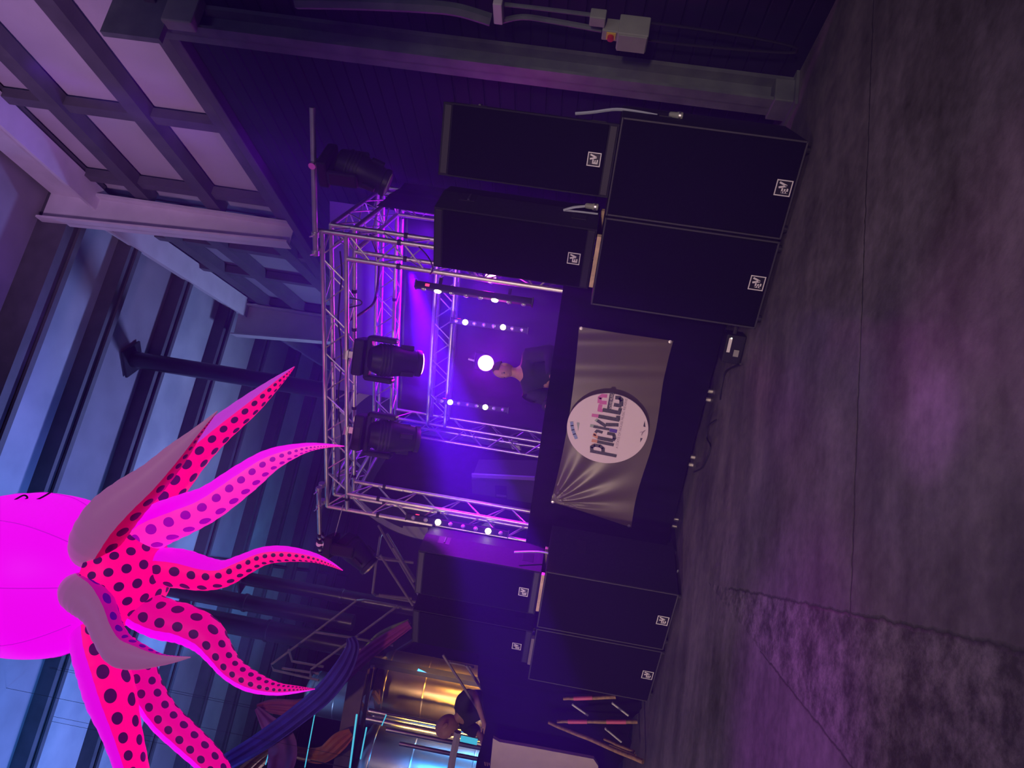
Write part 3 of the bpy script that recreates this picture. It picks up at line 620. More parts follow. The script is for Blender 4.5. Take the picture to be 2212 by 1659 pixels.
# ------------------------------------------------------------------ banner and round sign
def vinyl():
    return mat('dark_brown_vinyl', (0.085, 0.06, 0.05), 0.36, noise=0.1, nscale=2)
def ban(u, v):
    x = (-4.80 + 2.17 * u) * v + (-4.86 + 2.22 * u) * (1 - v)
    zt = 1.455 - 0.035 * math.sin(math.pi * u) - (0.05 * u * (1 - u)); zb = 0.545 + 0.02 * math.sin(u * 9)
    x += 0.10 * (v - 0.2) * (1 - u) ** 6 * 1.0
    z = zb + (zt - zb) * v
    y = 0.010 * math.sin(u * 34 + 2.4 * v) * (u > 0.55) * (u - 0.55) * 3.2 + 0.006 * math.sin(u * 71 + v * 5) * max(0, u - 0.6)
    dx, dz = u * 2.2, (1 - v) * 0.9; a = math.atan2(dz, dx + 1e-5); rr = math.hypot(dx, dz)
    if u < 0.5: y += 0.020 * math.sin(a * 17) * min(1, rr * 3) * max(0, 1 - rr / 1.15)
    return (x, 6.372 - 0.0 + y, z)
bn = thing('banner', 'creased dark brown vinyl banner pinned across the booth front', 'banner', (-3.7, 6.36, 0.55))
o = MB().grid(lambda u, v: V(ban(u, v)) - V(bn.location), 130, 44).build('sheet', vinyl(), bn, smooth=True, fixn=False); o.data.flip_normals()
for (u, v) in ((0.006, 0.975), (0.994, 0.975), (0.994, 0.03), (0.006, 0.03)):
    p = V(ban(u, v)) - V(bn.location)
    MB().lathe(p, (0, -1, 0), [(0.016, 0), (0.017, 0.006), (0.010, 0.008)], 14).build('eyelet', ALU, bn, smooth=True)
YS = 6.318
sg = thing('round_sign', 'round pale sign with tall multicoloured lettering on the brown banner', 'sign', (-3.672, YS, 1.008))
MB().lathe((0, 0.012, 0), (0, -1, 0), [(0.405, 0), (0.408, 0.003), (0.408, 0.010), (0.405, 0.012)], 96).build('disc', mat('pale_pink_board', (0.72, 0.60, 0.70), 0.5), sg)
KZ = 190 / 1854
lay = [0]
def zp(zx, zy, e=0.0): return onY(1220 + zx * KZ, 830 + zy * KZ, YS - 0.001 - e) - V(sg.location)
def strokes(name, m, items):
    b = MB()
    for pts, wd in items:
        lay[0] += 1; e = 0.0006 + 0.00012 * lay[0]
        P = [zp(x, y, e) for x, y in pts]; wv = wd * 0.00056
        for i in range(len(P) - 1):
            d = (P[i + 1] - P[i]).normalized(); n = V((-d.z, 0, d.x)) * wv / 2
            x0 = P[i] - (d * wv * 0.3 if i else V()); b.quad(x0 + n, P[i + 1] + n, P[i + 1] - n, x0 - n)
    return b.build(name, m, sg, fixn=False)
INK = mat('dark_print', (0.035, 0.032, 0.045), 0.5, noise=0.9, nscale=60)
strokes('lettering', mat('peach_print', (0.62, 0.27, 0.15), 0.5), [([(575, 1165), (700, 1190)], 66), ([(650, 1015), (625, 1060), (705, 1105)], 60), ([(575, 1262), (640, 1250)], 40)])
strokes('lettering', mat('pink_print', (0.58, 0.12, 0.40), 0.5), [([(575, 630), (730, 655)], 66), ([(700, 515), (815, 540)], 72), ([(735, 525), (762, 408)], 70), ([(735, 380), (745, 262), (800, 222), (900, 232)], 70), ([(740, 362), (890, 372)], 74)])
strokes('lettering', mat('sage_print', (0.30, 0.36, 0.35), 0.5), [([(540, 850), (705, 880)], 62), ([(700, 760), (660, 720)], 64), ([(260, 812), (320, 815)], 10)])
strokes('lettering', mat('blue_print', (0.06, 0.02, 0.35), 0.5), [([(950, 945), (1108, 975)], 72), ([(900, 832), (1000, 836)], 70)])
strokes('lettering', INK, [([(540, 1385), (1098, 1495)], 66), ([(578, 1385), (572, 1300), (640, 1266), (750, 1284), (815, 1335), (812, 1415)], 64),
    ([(690, 1190), (1040, 1262)], 66), ([(805, 1000), (690, 962), (650, 1000)], 56), ([(700, 1108), (1030, 1172)], 74), ([(1020, 1170), (1055, 1120), (1040, 1040), (900, 1015)], 62),
    ([(610, 872), (950, 935)], 52), ([(880, 870), (690, 745)], 62), ([(870, 832), (1140, 840)], 70), ([(715, 655), (1160, 738)], 74), ([(1128, 745), (1132, 645)], 72),
    ([(805, 520), (1185, 590)], 78), ([(1150, 600), (1180, 485)], 62), ([(930, 560), (1008, 155)], 78), ([(1040, 412), (1205, 440)], 72), ([(1195, 445), (1200, 310), (1160, 268), (1070, 262)], 72)])
b = MB()
for tri in (((1690, 750), (1660, 872), (1708, 886)), ((1600, 1115), (1650, 1120), (1595, 1210))): b.poly([zp(x, y, 0.001) for x, y in tri])
b.build('arrow_mark', INK, sg, fixn=False)
MB().poly([zp(x, y, 0.001) for x, y in ((258, 785), (320, 790), (290, 972))]).build('grey_wedge', mat('sage_print', (0, 0, 0)), sg, fixn=False)
strokes('blue_arc', mat('soft_blue_print', (0.19, 0.26, 0.52), 0.5), [([(150, 768), (158, 860), (178, 950), (210, 1040), (252, 1132)], 58)])
strokes('waveform', mat('faint_print', (0.36, 0.27, 0.36), 0.5), [([(1590, 1000), (1640, 985), (1625, 1060), (1680, 960), (1640, 1010), (1715, 950)], 9)])
def text(body, p0, p1, size, m, par, name):
    cu = bpy.data.curves.new(name, 'FONT'); cu.body = body; cu.size = 1.0; cu.extrude = 0.0
    tmp = bpy.data.objects.new(name + '_src', cu); COL.objects.link(tmp); bpy.context.view_layer.update()
    me = bpy.data.meshes.new_from_object(tmp.evaluated_get(bpy.context.evaluated_depsgraph_get())); COL.objects.unlink(tmp); bpy.data.objects.remove(tmp)
    xs = [v.co.x for v in me.vertices]; wd = max(xs) - min(xs); d = p1 - p0; L = d.length; ux = d.normalized(); uz = V((-ux.z, 0, ux.x))
    if uz.z < 0: uz = -uz
    for v in me.vertices:
        q = p0 + ux * ((v.co.x - min(xs)) / wd * L) + uz * (v.co.y * size); v.co = q
    me.materials.append(m); o = bpy.data.objects.new(name, me); COL.objects.link(o); o.parent = par; return o
text('A STATE OF HOUSE MUSIC REVERIE', zp(1122, 1338, 0.001), zp(1330, 290, 0.001), 0.034, mat('grey_lettering', (0.25, 0.17, 0.24), 0.6), sg, 'tagline')
text('HOUSE MUSIC', zp(998, 500, 0.005), zp(1035, 178, 0.005), 0.040, mat('pale_pink_board', (0, 0, 0)), sg, 'strap_lettering')
# ------------------------------------------------------------------ inflatable octopus (lit from inside)
def glow(name, base, em, es, dots=None, rough=0.45):
    if name in MATS: return MATS[name]
    m = bpy.data.materials.new(name); m.use_nodes = True; nt = m.node_tree; N = nt.nodes; L = nt.links; b = N['Principled BSDF']
    b.inputs['Base Color'].default_value = (*base, 1); b.inputs['Roughness'].default_value = rough
    b.inputs['Emission Color'].default_value = (*em, 1); b.inputs['Emission Strength'].default_value = es
    if dots:
        uv = N.new('ShaderNodeUVMap'); sp = N.new('ShaderNodeSeparateXYZ'); L.new(uv.outputs[0], sp.inputs[0])
        def M(op, a, c=None):
            n = N.new('ShaderNodeMath'); n.operation = op
            for i, x in enumerate((a, c)):
                if x is None: continue
                if isinstance(x, (int, float)): n.inputs[i].default_value = x
                else: L.new(x, n.inputs[i])
            return n.outputs[0]
        fl = M('FLOOR', sp.outputs[0]); odd = M('MULTIPLY', M('MODULO', M('ABSOLUTE', fl), 2.0), 0.5)
        fu = M('SUBTRACT', M('FRACT', sp.outputs[0]), 0.5); fv = M('SUBTRACT', M('FRACT', M('ADD', sp.outputs[1], odd)), 0.5)
        d = M('SQRT', M('ADD', M('MULTIPLY', fu, fu), M('MULTIPLY', fv, fv)))
        k = M('LESS_THAN', d, 0.285)
        mx = N.new('ShaderNodeMix'); mx.data_type = 'RGBA'; L.new(k, mx.inputs['Factor']); mx.inputs['A'].default_value = (*em, 1); mx.inputs['B'].default_value = (*dots, 1)
        L.new(mx.outputs['Result'], b.inputs['Emission Color'])
        mb_ = N.new('ShaderNodeMix'); mb_.data_type = 'RGBA'; L.new(k, mb_.inputs['Factor']); mb_.inputs['A'].default_value = (*base, 1); mb_.inputs['B'].default_value = (0.03, 0.01, 0.04, 1)
        L.new(mb_.outputs['Result'], b.inputs['Base Color'])
    MATS[name] = m; return m
DOT = (0.055, 0.002, 0.075)
G_BODY = glow('lit_magenta_nylon', (0.14, 0.05, 0.14), (0.86, 0.0, 0.86), 1.0)
G_HOT = glow('lit_hot_pink_dotted_nylon', (0.12, 0.02, 0.06), (0.98, 0.0, 0.24), 1.0, DOT)
G_LIGHT = glow('lit_bright_pink_dotted_nylon', (0.3, 0.12, 0.3), (1.0, 0.015, 0.52), 1.0, (0.34, 0.0, 0.42))
G_DEEP = glow('lit_deep_pink_dotted_nylon', (0.12, 0.03, 0.08), (0.72, 0.0, 0.24), 1.0, DOT)
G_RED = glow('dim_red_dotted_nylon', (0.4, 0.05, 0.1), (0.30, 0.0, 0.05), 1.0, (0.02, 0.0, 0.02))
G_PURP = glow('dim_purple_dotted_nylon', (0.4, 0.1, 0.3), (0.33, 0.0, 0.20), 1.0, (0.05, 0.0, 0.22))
G_GREY = glow('self_lit_grey_nylon', (0.52, 0.38, 0.46), (0.20, 0.055, 0.16), 1.0)  # arms without inner light; emission replaces the room light on them
G_VIOL = glow('lit_violet_nylon', (0.3, 0.2, 0.3), (0.46, 0.03, 0.62), 1.0)
G_MAG2 = glow('lit_pink_magenta_nylon', (0.14, 0.06, 0.14), (0.75, 0.0, 0.72), 1.0)
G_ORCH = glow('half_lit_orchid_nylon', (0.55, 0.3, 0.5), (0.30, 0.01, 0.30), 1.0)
OD = 6.5
oc = thing('inflatable_octopus', 'giant glowing magenta inflatable octopus with dotted arms hanging from the roof', 'inflatable', W(100, 1237, OD))
OC = V(oc.location)
kpx = OD / FPX
ax = (W(240, 1252, OD - 0.35) - W(-60, 1222, OD + 0.12)).normalized()
ctop = W(60, 1233, OD)
prof = []
for i in range(25):
    t = i / 24; h = (-215 + 470 * t) * kpx
    if t < 0.42: r = 168 * math.sqrt(max(0, 1 - ((0.42 - t) / 0.42) ** 2.2))
    elif t < 0.62: r = 168 + 4 * math.sin((t - 0.42) / 0.2 * math.pi)
    else: r = 168 - 95 * ((t - 0.62) / 0.38) ** 1.7
    prof.append((r * kpx, h))
MB().lathe(ctop - OC, ax, prof, 48).build('head', G_BODY, oc, smooth=True)
# seams on the head and its tether
for k in range(8):
    a = k * math.pi / 4 + 0.35; x = ax.cross(V((0.3, 0.2, 1))).normalized(); y = ax.cross(x)
    pts = [ctop - OC + ax * h + (x * math.cos(a) + y * math.sin(a)) * (r * 1.001 + 0.001) for r, h in prof[2:-2]]
    MB().tube(pts, 0.0045, 5).build('seam', glow('lit_seam', (0.3, 0.1, 0.3), (0.5, 0.0, 0.55), 1.0), oc, smooth=True)
# dotted underside dome
bc = W(268, 1240, OD - 0.30) - OC; bx = (DN + RT * 0.02 - FW * 0.42).normalized()
b = MB(); uvs = []; R_ = 100 * kpx; rings = 14; seg = 40
sx = bx.cross(FW).normalized(); sy = bx.cross(sx)
for i in range(rings + 1):
    t = i / rings; a = t * math.pi / 2
    for k in range(seg + 1):
        ph = 2 * math.pi * k / seg; rad = R_ * math.sin(a + 1e-3); d_ = sx * math.cos(ph) + sy * math.sin(ph)
        b.v.append(bc + d_ * rad + bx * (R_ * 0.85 * math.cos(a))); uvs.append((d_.dot(sx) * t * 4.6 + 20.5, d_.dot(sy) * t * 4.6 + 20.5))
for i in range(rings):
    for k in range(seg):
        q = i * (seg + 1) + k; b.f.append((q, q + 1, q + seg + 2, q + seg + 1))
b.build('mouth_dome', G_HOT, oc, smooth=True, uvs=uvs, fixn=False)
def arm(pts, deps, a_cam, img, back, under, half=76):
    n = len(pts); dd = [deps[0] + (deps[1] - deps[0]) * (i / (n - 1)) for i in range(n)]
    P = smoothpts([(x, y, w_, d_) for (x, y, w_), d_ in zip(pts, dd)], 7)
    C_ = [W(x, y, d_) for x, y, w_, d_ in P]; Rr = [max(0.004, w_ * d_ / FPX) for x, y, w_, d_ in P]
    nb, nu = 16, 12; bk = MB(); un = MB(); uv = []; vv = 0.0
    hr = math.radians(half); N_ = len(P)
    for i in range(N_):
        t = (C_[min(i + 1, N_ - 1)] - C_[max(i - 1, 0)]).normalized()
        tc = (EYE - C_[i]).normalized(); iv = DN * img[0] - RT * img[1]
        tc = (tc - t * tc.dot(t)).normalized(); iv = iv - t * iv.dot(t); iv = iv.normalized() if iv.length > 1e-3 else iv
        u = (tc * a_cam + iv).normalized(); s = t.cross(u).normalized(); r = Rr[i]
        if i: vv += (C_[i] - C_[i - 1]).length / ((Rr[i] + Rr[i - 1]) / 2 * 0.98 + 0.006)
        r *= 1.0 + 0.015 * math.sin(i * 2.1)
        for k in range(nb + 1):
            an = hr + (2 * math.pi - 2 * hr) * k / nb; bk.v.append(C_[i] + (u * math.cos(an) + s * math.sin(an)) * r - OC)
        for k in range(nu + 1):
            an = -hr + 2 * hr * k / nu; un.v.append(C_[i] + (u * (math.cos(an) * 0.92 + 0.02) + s * math.sin(an)) * r * 0.995 - OC); uv.append((30 + 3.0 * k / nu, vv))
    for i in range(N_ - 1):
        for k in range(nb): q = i * (nb + 1) + k; bk.f.append((q, q + 1, q + nb + 2, q + nb + 1))
        for k in range(nu): q = i * (nu + 1) + k; un.f.append((q, q + 1, q + nu + 2, q + nu + 1))
    o = bk.build('arm', back, oc, smooth=True); un.build('sucker_panel', under, o, smooth=True, uvs=uv, fixn=False); return o
arm([(262, 1190, 44), (300, 1140, 44), (345, 1075, 42), (412, 985, 38), (470, 930, 31), (540, 873, 24), (590, 830, 14), (618, 806, 7), (637, 789, 1)], (6.6, 7.0), 0.35, (0.7, 0.72), G_VIOL, G_HOT)
arm([(192, 1200, 38), (208, 1165, 52), (240, 1115, 54), (285, 1070, 46), (332, 1030, 36), (385, 975, 25), (425, 932, 12), (470, 885, 1)], (6.05, 5.7), -0.45, (0.75, 0.66), G_GREY, G_RED)
arm([(318, 1150, 46), (345, 1131, 48), (400, 1108, 45), (457, 1082, 39), (530, 1030, 34), (588, 990, 25), (655, 966, 12), (705, 960, 5), (744, 961, 1)], (6.3, 5.6), 0.75, (0.35, 0.62), G_BODY, G_LIGHT)
arm([(322, 1222, 38), (345, 1221, 41), (392, 1226, 42), (445, 1237, 36), (486, 1236, 29), (526, 1218, 24), (572, 1198, 20), (620, 1194, 17), (675, 1201, 11), (712, 1214, 6), (741, 1229, 1)], (6.3, 5.7), 0.85, (0.05, 0.55), G_MAG2, G_HOT)
arm([(296, 1306, 38), (312, 1315, 42), (355, 1333, 43), (403, 1345, 41), (446, 1369, 38), (474, 1405, 30), (502, 1441, 25), (544, 1468, 22), (596, 1484, 14), (640, 1486, 8), (681, 1485, 1)], (6.2, 5.6), 1.1, (0.5, -0.35), G_BODY, G_DEEP)
arm([(268, 1395, 28), (300, 1430, 32), (320, 1490, 33), (356, 1545, 32), (405, 1592, 31), (455, 1640, 28), (512, 1710, 20), (572, 1770, 10), (612, 1800, 1)], (6.4, 6.0), 0.8, (0.55, -0.6), G_BODY, G_DEEP)
arm([(195, 1335, 38), (205, 1385, 46), (224, 1440, 50), (243, 1500, 50), (264, 1570, 40), (287, 1650, 33), (312, 1740, 25), (350, 1830, 12), (380, 1880, 1)], (6.1, 5.8), 0.18, (1.0, -0.25), G_MAG2, G_HOT)
arm([(160, 1262, 28), (172, 1272, 42), (198, 1290, 44), (220, 1322, 36), (236, 1362, 33), (262, 1400, 34), (300, 1414, 28), (345, 1421, 14), (380, 1420, 7), (413, 1416, 1)], (5.95, 5.4), -0.55, (0.8, -0.55), G_GREY, G_PURP)
MB().tube([W(-60, 1222, OD + 0.1) - OC + V((0, 0, 0.2)), W(-60, 1222, OD + 0.1) - OC + V((0, 0, 4.0))], 0.006, 6).build('suspension_line', CABB, oc)

MB().tube(smoothpts([tuple(W(x, y, OD - 0.2) - OC) for x, y in ((10, 1092), (30, 1078), (52, 1066), (60, 1072), (44, 1080), (60, 1080), (84, 1074), (110, 1060))], 6), 0.008, 6).build('cord', CABB, oc, smooth=True)
# ------------------------------------------------------------------ people
def bake(o):
    dg = bpy.context.evaluated_depsgraph_get(); dg.update()
    me = bpy.data.meshes.new_from_object(o.evaluated_get(dg)); return me
def skin(name, nodes, edges, m, parent=None, root=0, sub=2, head=None, origin=V()):
    me = bpy.data.meshes.new(name); me.from_pydata([tuple(V(p) - origin) for p, r in nodes], edges, [])
    o = bpy.data.objects.new(name, me); COL.objects.link(o)
    md = o.modifiers.new('skin', 'SKIN'); md.use_smooth_shade = True; md.branch_smoothing = 0.4
    for i, (p, r) in enumerate(nodes):
        sv = me.skin_vertices[0].data[i]; sv.radius = (r if isinstance(r, tuple) else (r, r)); sv.use_root = (i == root)
    ss = o.modifiers.new('sub', 'SUBSURF'); ss.levels = sub; ss.render_levels = sub
    bpy.context.view_layer.update()
    new = bake(o); COL.objects.unlink(o); bpy.data.objects.remove(o)
    if head:
        bm = bmesh.new(); bm.from_mesh(new); c, fwd, upv, sc = head
        c = V(c) - origin; upv = V(upv).normalized(); fwd = (V(fwd) - upv * V(fwd).dot(upv)).normalized(); rt = fwd.cross(upv); nu, nv = 40, 28; rows = []
        for j in range(nv + 1):
            th = math.pi * j / nv; row = []
            for i in range(nu):
                ph = 2 * math.pi * i / nu; f_ = math.cos(ph) * math.sin(th); s_ = math.sin(ph) * math.sin(th); z_ = math.cos(th)
                R1 = 1.0
                front = max(0, f_)
                g = lambda a, b_, w1, w2: math.exp(-((s_ - a) / w1) ** 2 - ((z_ - b_) / w2) ** 2) * (f_ > 0)
                R1 += 0.20 * g(0, -0.16, 0.13, 0.16) + 0.05 * g(0, 0.12, 0.6, 0.12) - 0.06 * (g(-0.36, 0.02, 0.16, 0.11) + g(0.36, 0.02, 0.16, 0.11)) + 0.05 * g(0, -0.45, 0.25, 0.07) + 0.08 * g(0, -0.72, 0.3, 0.18)
                wj = 1.0 - 0.22 * max(0, -z_) ** 1.5
                row.append(bm.verts.new(c + (fwd * f_ * 0.098 * R1 + rt * s_ * 0.076 * wj + upv * z_ * 0.120) * sc))
            rows.append(row)
        for j in range(nv):
            for i in range(nu):
                try: bm.faces.new((rows[j][i], rows[j][(i + 1) % nu], rows[j + 1][(i + 1) % nu], rows[j + 1][i]))
                except ValueError: pass
        for s_ in (-1, 1):
            e = bmesh.ops.create_uvsphere(bm, u_segments=12, v_segments=8, radius=1.0)['verts']
            for v in e: v.co = c + (rt * (s_ * 0.078 + v.co.x * 0.012) + fwd * (-0.01 + v.co.y * 0.022) + upv * (-0.01 + v.co.z * 0.034)) * sc
        bmesh.ops.remove_doubles(bm, verts=bm.verts, dist=1e-5); bmesh.ops.recalc_face_normals(bm, faces=bm.faces)
        bm.to_mesh(new); bm.free()
    for p in new.polygons: p.use_smooth = True
    new.materials.clear(); new.materials.append(m)
    o = bpy.data.objects.new(name, new); COL.objects.link(o); o.parent = parent; return o
def face_bits(par, c, fwd, upv, sc, origin):
    upv = V(upv).normalized(); fwd = (V(fwd) - upv * V(fwd).dot(upv)).normalized(); rt = fwd.cross(upv); c = V(c) - origin
    for s in (-1, 1):
        p = c + (fwd * 0.083 + rt * s * 0.03 + upv * 0.004) * sc
        MB().lathe(p, fwd, [(0.013 * sc, -0.004), (0.011 * sc, 0.004 * sc), (0.005 * sc, 0.007 * sc)], 12).build('eye', mat('dark_eye', (0.03, 0.02, 0.02), 0.3), par, smooth=True)
        MB().bar(p + upv * 0.022 * sc - rt * 0.016 * sc + fwd * 0.008, p + upv * 0.022 * sc + rt * 0.016 * sc + fwd * 0.008, 0.006, 0.006).build('eyebrow', mat('dark_hair', (0.025, 0.016, 0.012), 0.7), par)
    p = c + (fwd * 0.093 - upv * 0.058) * sc
    MB().bar(p - rt * 0.022 * sc, p + rt * 0.022 * sc, 0.008, 0.008).build('mouth', mat('lip', (0.25, 0.08, 0.08), 0.5), par)
def hand_nodes(base, nodes, edges, wrist, dirv, side, sc=1.0):
    """palm and five fingers, roots at index wrist"""
    w0 = V(nodes[wrist][0]); d = V(dirv).normalized(); s = V(side); s = (s - d * s.dot(d)).normalized(); n = d.cross(s)
    i0 = len(nodes); nodes.append((w0 + d * 0.05 * sc, (0.036 * sc, 0.022 * sc))); edges.append((wrist, i0))
    for k, L in enumerate((0.062, 0.072, 0.068, 0.052)):
        o = s * ((k - 1.5) * 0.021 * sc); q = len(nodes)
        nodes.append((w0 + d * 0.095 * sc + o, 0.010 * sc)); nodes.append((w0 + d * (0.095 + L * 0.55) * sc + o * 1.1 - n * 0.010 * sc, 0.009 * sc)); nodes.append((w0 + d * (0.095 + L * 0.95) * sc + o * 1.1 - n * 0.03 * sc, 0.0075 * sc))
        edges += [(i0, q), (q, q + 1), (q + 1, q + 2)]
    q = len(nodes); nodes.append((w0 + d * 0.055 * sc - s * 0.045 * sc, 0.011 * sc)); nodes.append((w0 + d * 0.095 * sc - s * 0.062 * sc - n * 0.01 * sc, 0.0095 * sc)); edges += [(i0, q), (q, q + 1)]
# person on stage
YD = 7.25
dj = thing('person', 'person in dark clothes standing behind the booth, head lit pink by the par lamp', 'person', (-3.73, YD, 0.78)); O = V(dj.location)
J = lambda x, y, Y=YD: onY(x, y, Y)
hd_ = J(1089, 798); nk = J(1116, 803); ch = J(1143, 803, YD + 0.02); pv = V((J(1225, 812).x, YD + 0.05, 1.66)); shr = J(1138, 766); shl = J(1142, 843)
elr = J(1192, 760, YD - 0.02); wrr = V((elr.x - 0.10, 6.86, 1.66)); ell = V((shl.x - 0.06, YD - 0.02, shl.z - 0.28)); wrl = V((ell.x + 0.12, 6.86, 1.66))
fx = 0.78
N1 = [(pv, 0.14), (ch - V((0, 0, 0.12)), 0.15), (ch, 0.13), (nk, 0.058), (hd_ - V((0, 0, 0.02)), 0.06), (shr, 0.05), (elr, 0.038), (wrr, 0.03), (shl, 0.05), (ell, 0.038), (wrl, 0.03),
      (V((pv.x + 0.10, YD + 0.05, pv.z - 0.12)), 0.085), (V((pv.x + 0.11, YD + 0.02, 1.22)), 0.06), (V((pv.x + 0.11, YD + 0.06, 0.87)), 0.042), (V((pv.x + 0.12, YD - 0.12, 0.81)), 0.035),
      (V((pv.x - 0.10, YD + 0.05, pv.z - 0.12)), 0.085), (V((pv.x - 0.11, YD + 0.02, 1.22)), 0.06), (V((pv.x - 0.11, YD + 0.06, 0.87)), 0.042), (V((pv.x - 0.12, YD - 0.12, 0.81)), 0.035)]
E1 = [(0, 1), (1, 2), (2, 3), (3, 4), (2, 5), (5, 6), (6, 7), (2, 8), (8, 9), (9, 10), (0, 11), (11, 12), (12, 13), (13, 14), (0, 15), (15, 16), (16, 17), (17, 18)]
hand_nodes(0, N1, E1, 7, (-0.1, -1, -0.35), (1, 0, 0)); hand_nodes(0, N1, E1, 10, (0.1, -1, -0.35), (-1, 0, 0))
fw = V((-0.15, -0.85, -0.35)); upd = V((-0.12, -0.22, 1))
skin('body', N1, E1, SKIN, dj, head=(hd_, fw, upd, 1.02), origin=O)
face_bits(dj, hd_, fw, upd, 1.02, O)
N2 = [(pv - V((0, 0, 0.04)), 0.165), (ch - V((0, 0, 0.12)), 0.175), (ch + V((0, 0, 0.0)), 0.15), (nk - V((0, 0, 0.03)), 0.075), (shr, 0.085), (elr, 0.095), (wrr, 0.06), (shl, 0.10), (ell, 0.095), (wrl, 0.06)]
skin('hooded_top', N2, [(0, 1), (1, 2), (2, 3), (2, 4), (4, 5), (5, 6), (2, 7), (7, 8), (8, 9)], TEE, dj, origin=O)
for a_, b_, c_ in ((shr, elr, wrr), (shl, ell, wrl)): MB().tube(smoothpts([tuple(q - O) for q in (a_, a_.lerp(b_, 0.5), b_, b_.lerp(c_, 0.5), c_)], 4), [0.085] * 9 + [0.07] * 4 + [0.055] * 4, 14).build('sleeve', TEE, dj, smooth=True)
N3 = [(pv - V((0, 0, 0.03)), 0.15)] + [(N1[i][0], N1[i][1] + 0.022) for i in (11, 12, 13, 15, 16, 17)]
skin('trousers', N3, [(0, 1), (1, 2), (2, 3), (0, 4), (4, 5), (5, 6)], mat('dark_denim', (0.02, 0.022, 0.03), 0.85), dj, origin=O)
for i in (14, 18):
    p = N1[i][0]; MB().box(-0.05, 0.05, -0.14, 0.13, 0, 0.07).build('shoe', BLKM, dj, bevel=0.02, loc=V((p.x, p.y + 0.06, 0.782)) - O)
def cap(par, c, upv, fwd, sc, origin, m, lo=-0.1):
    upv = V(upv).normalized(); c = V(c) - origin
    prof = []
    for i in range(12):
        z_ = lo + (1.0 - lo) * i / 11; prof.append((0.094 * math.sqrt(max(0.0, 1 - z_ * z_)) * sc + 0.002, 0.126 * z_ * sc + 0.004))
    MB().lathe(c - V(fwd).normalized() * 0.012, upv, prof, 24).build('hair', m, par, smooth=True)
cap(dj, hd_, upd - fw * 0.35, fw, 1.04, O, mat('short_brown_hair', (0.06, 0.03, 0.025), 0.8), 0.25)

# ------------------------------------------------------------------ left side of the hall
# black partition beside the subwoofers
def part_(u, v):
    x = -6.72 - 2.6 * u; hem = 0.03 + 0.03 * math.sin(u * 23) + 0.02 * math.sin(u * 51)
    return (x, 6.05 + 0.03 * math.sin(x * 9) + 0.012 * math.sin(x * 23), hem + (2.02 - 0.35 * min(u, 0.5) + 0.03 * math.sin(u * 9.0) - hem) * v)
tag(MB().grid(part_, 140, 8).build('black_partition', BLKC, None, smooth=True, thick=0.01), 'black cloth partition on the floor left of the subwoofers', 'partition')
YP = 5.93
def stick(label, a, b, r, tape=(), m=STICK):
    a = V(a); b = V(b); t = thing('wooden_stick', label, 'stick', a); d = b - a; n = 9
    pts = [d * (i / n) + V((random.uniform(-1, 1), 0, random.uniform(-1, 1))) * r * 0.25 * (0 < i < n) for i in range(n + 1)]
    MB().tube(pts, [r * (1.05 - 0.25 * i / n) for i in range(n + 1)], 10).build('rod', m, t, smooth=True)
    for f0, f1 in tape: MB().tube([d * f0, d * f1], r * 1.12, 12).build('tape', PINKT, t, smooth=True)
stick('short wooden stick with one band of pink tape on the black partition', onY(1331, 1503, YP), onY(1218, 1507, YP), 0.022, ((0.44, 0.80),))
stick('wooden stick with two bands of pink tape standing by the black partition', onY(1378, 1557, YP), onY(1204, 1556, YP), 0.023, ((0.14, 0.38), (0.62, 0.86)))
p = onZ(1390, 1643, 0.03); stick('long bare slanting wooden stick leaning from the floor on the black partition', p, onY(1187, 1558, YP - 0.02), 0.026)
stick('short bare stick lying against the foot of the long slanting stick', onZ(1371, 1622, 0.06), onY(1306, 1594, 5.8), 0.018)
stick('second short bare stick beside the foot of the long slanting stick', onZ(1374, 1630, 0.05), onY(1318, 1607, 5.75), 0.014)
for (a, b), lab in zip((((1237, 1519), (1271, 1543)), ((1323, 1516), (1358, 1543)), ((1308, 1571), (1343, 1600))), ('upper white tube between the two pink-taped sticks', 'lower white tube between the two pink-taped sticks', 'white tube between the pink-taped stick and the long slanting stick')):
    a = onY(*a, YP); b = onY(*b, YP); tag(MB().tube([V(), b - a], 0.013, 10).build('white_tube', WHITET, None, smooth=True, loc=a), lab, 'tube', 'white tubes on the black partition')
# cream cloth panel
YC = 5.80
pts = [onY(x, y, YC) for x, y in ((1066, 1592), (1080, 1600), (1150, 1612), (1283, 1637), (1293, 1652), (1300, 1760), (1052, 1740))]
cp = MB(); fr_ = [p for p in pts]; bk_ = [p + V((0, 0.04, 0)) for p in pts]; cp.poly(fr_); cp.poly(bk_)
for i in range(len(pts)): cp.quad(fr_[i], fr_[(i + 1) % len(pts)], bk_[(i + 1) % len(pts)], bk_[i])
tag(cp.build('cream_panel', CREAM), 'cream panel hanging on the black partition at the left edge', 'panel')
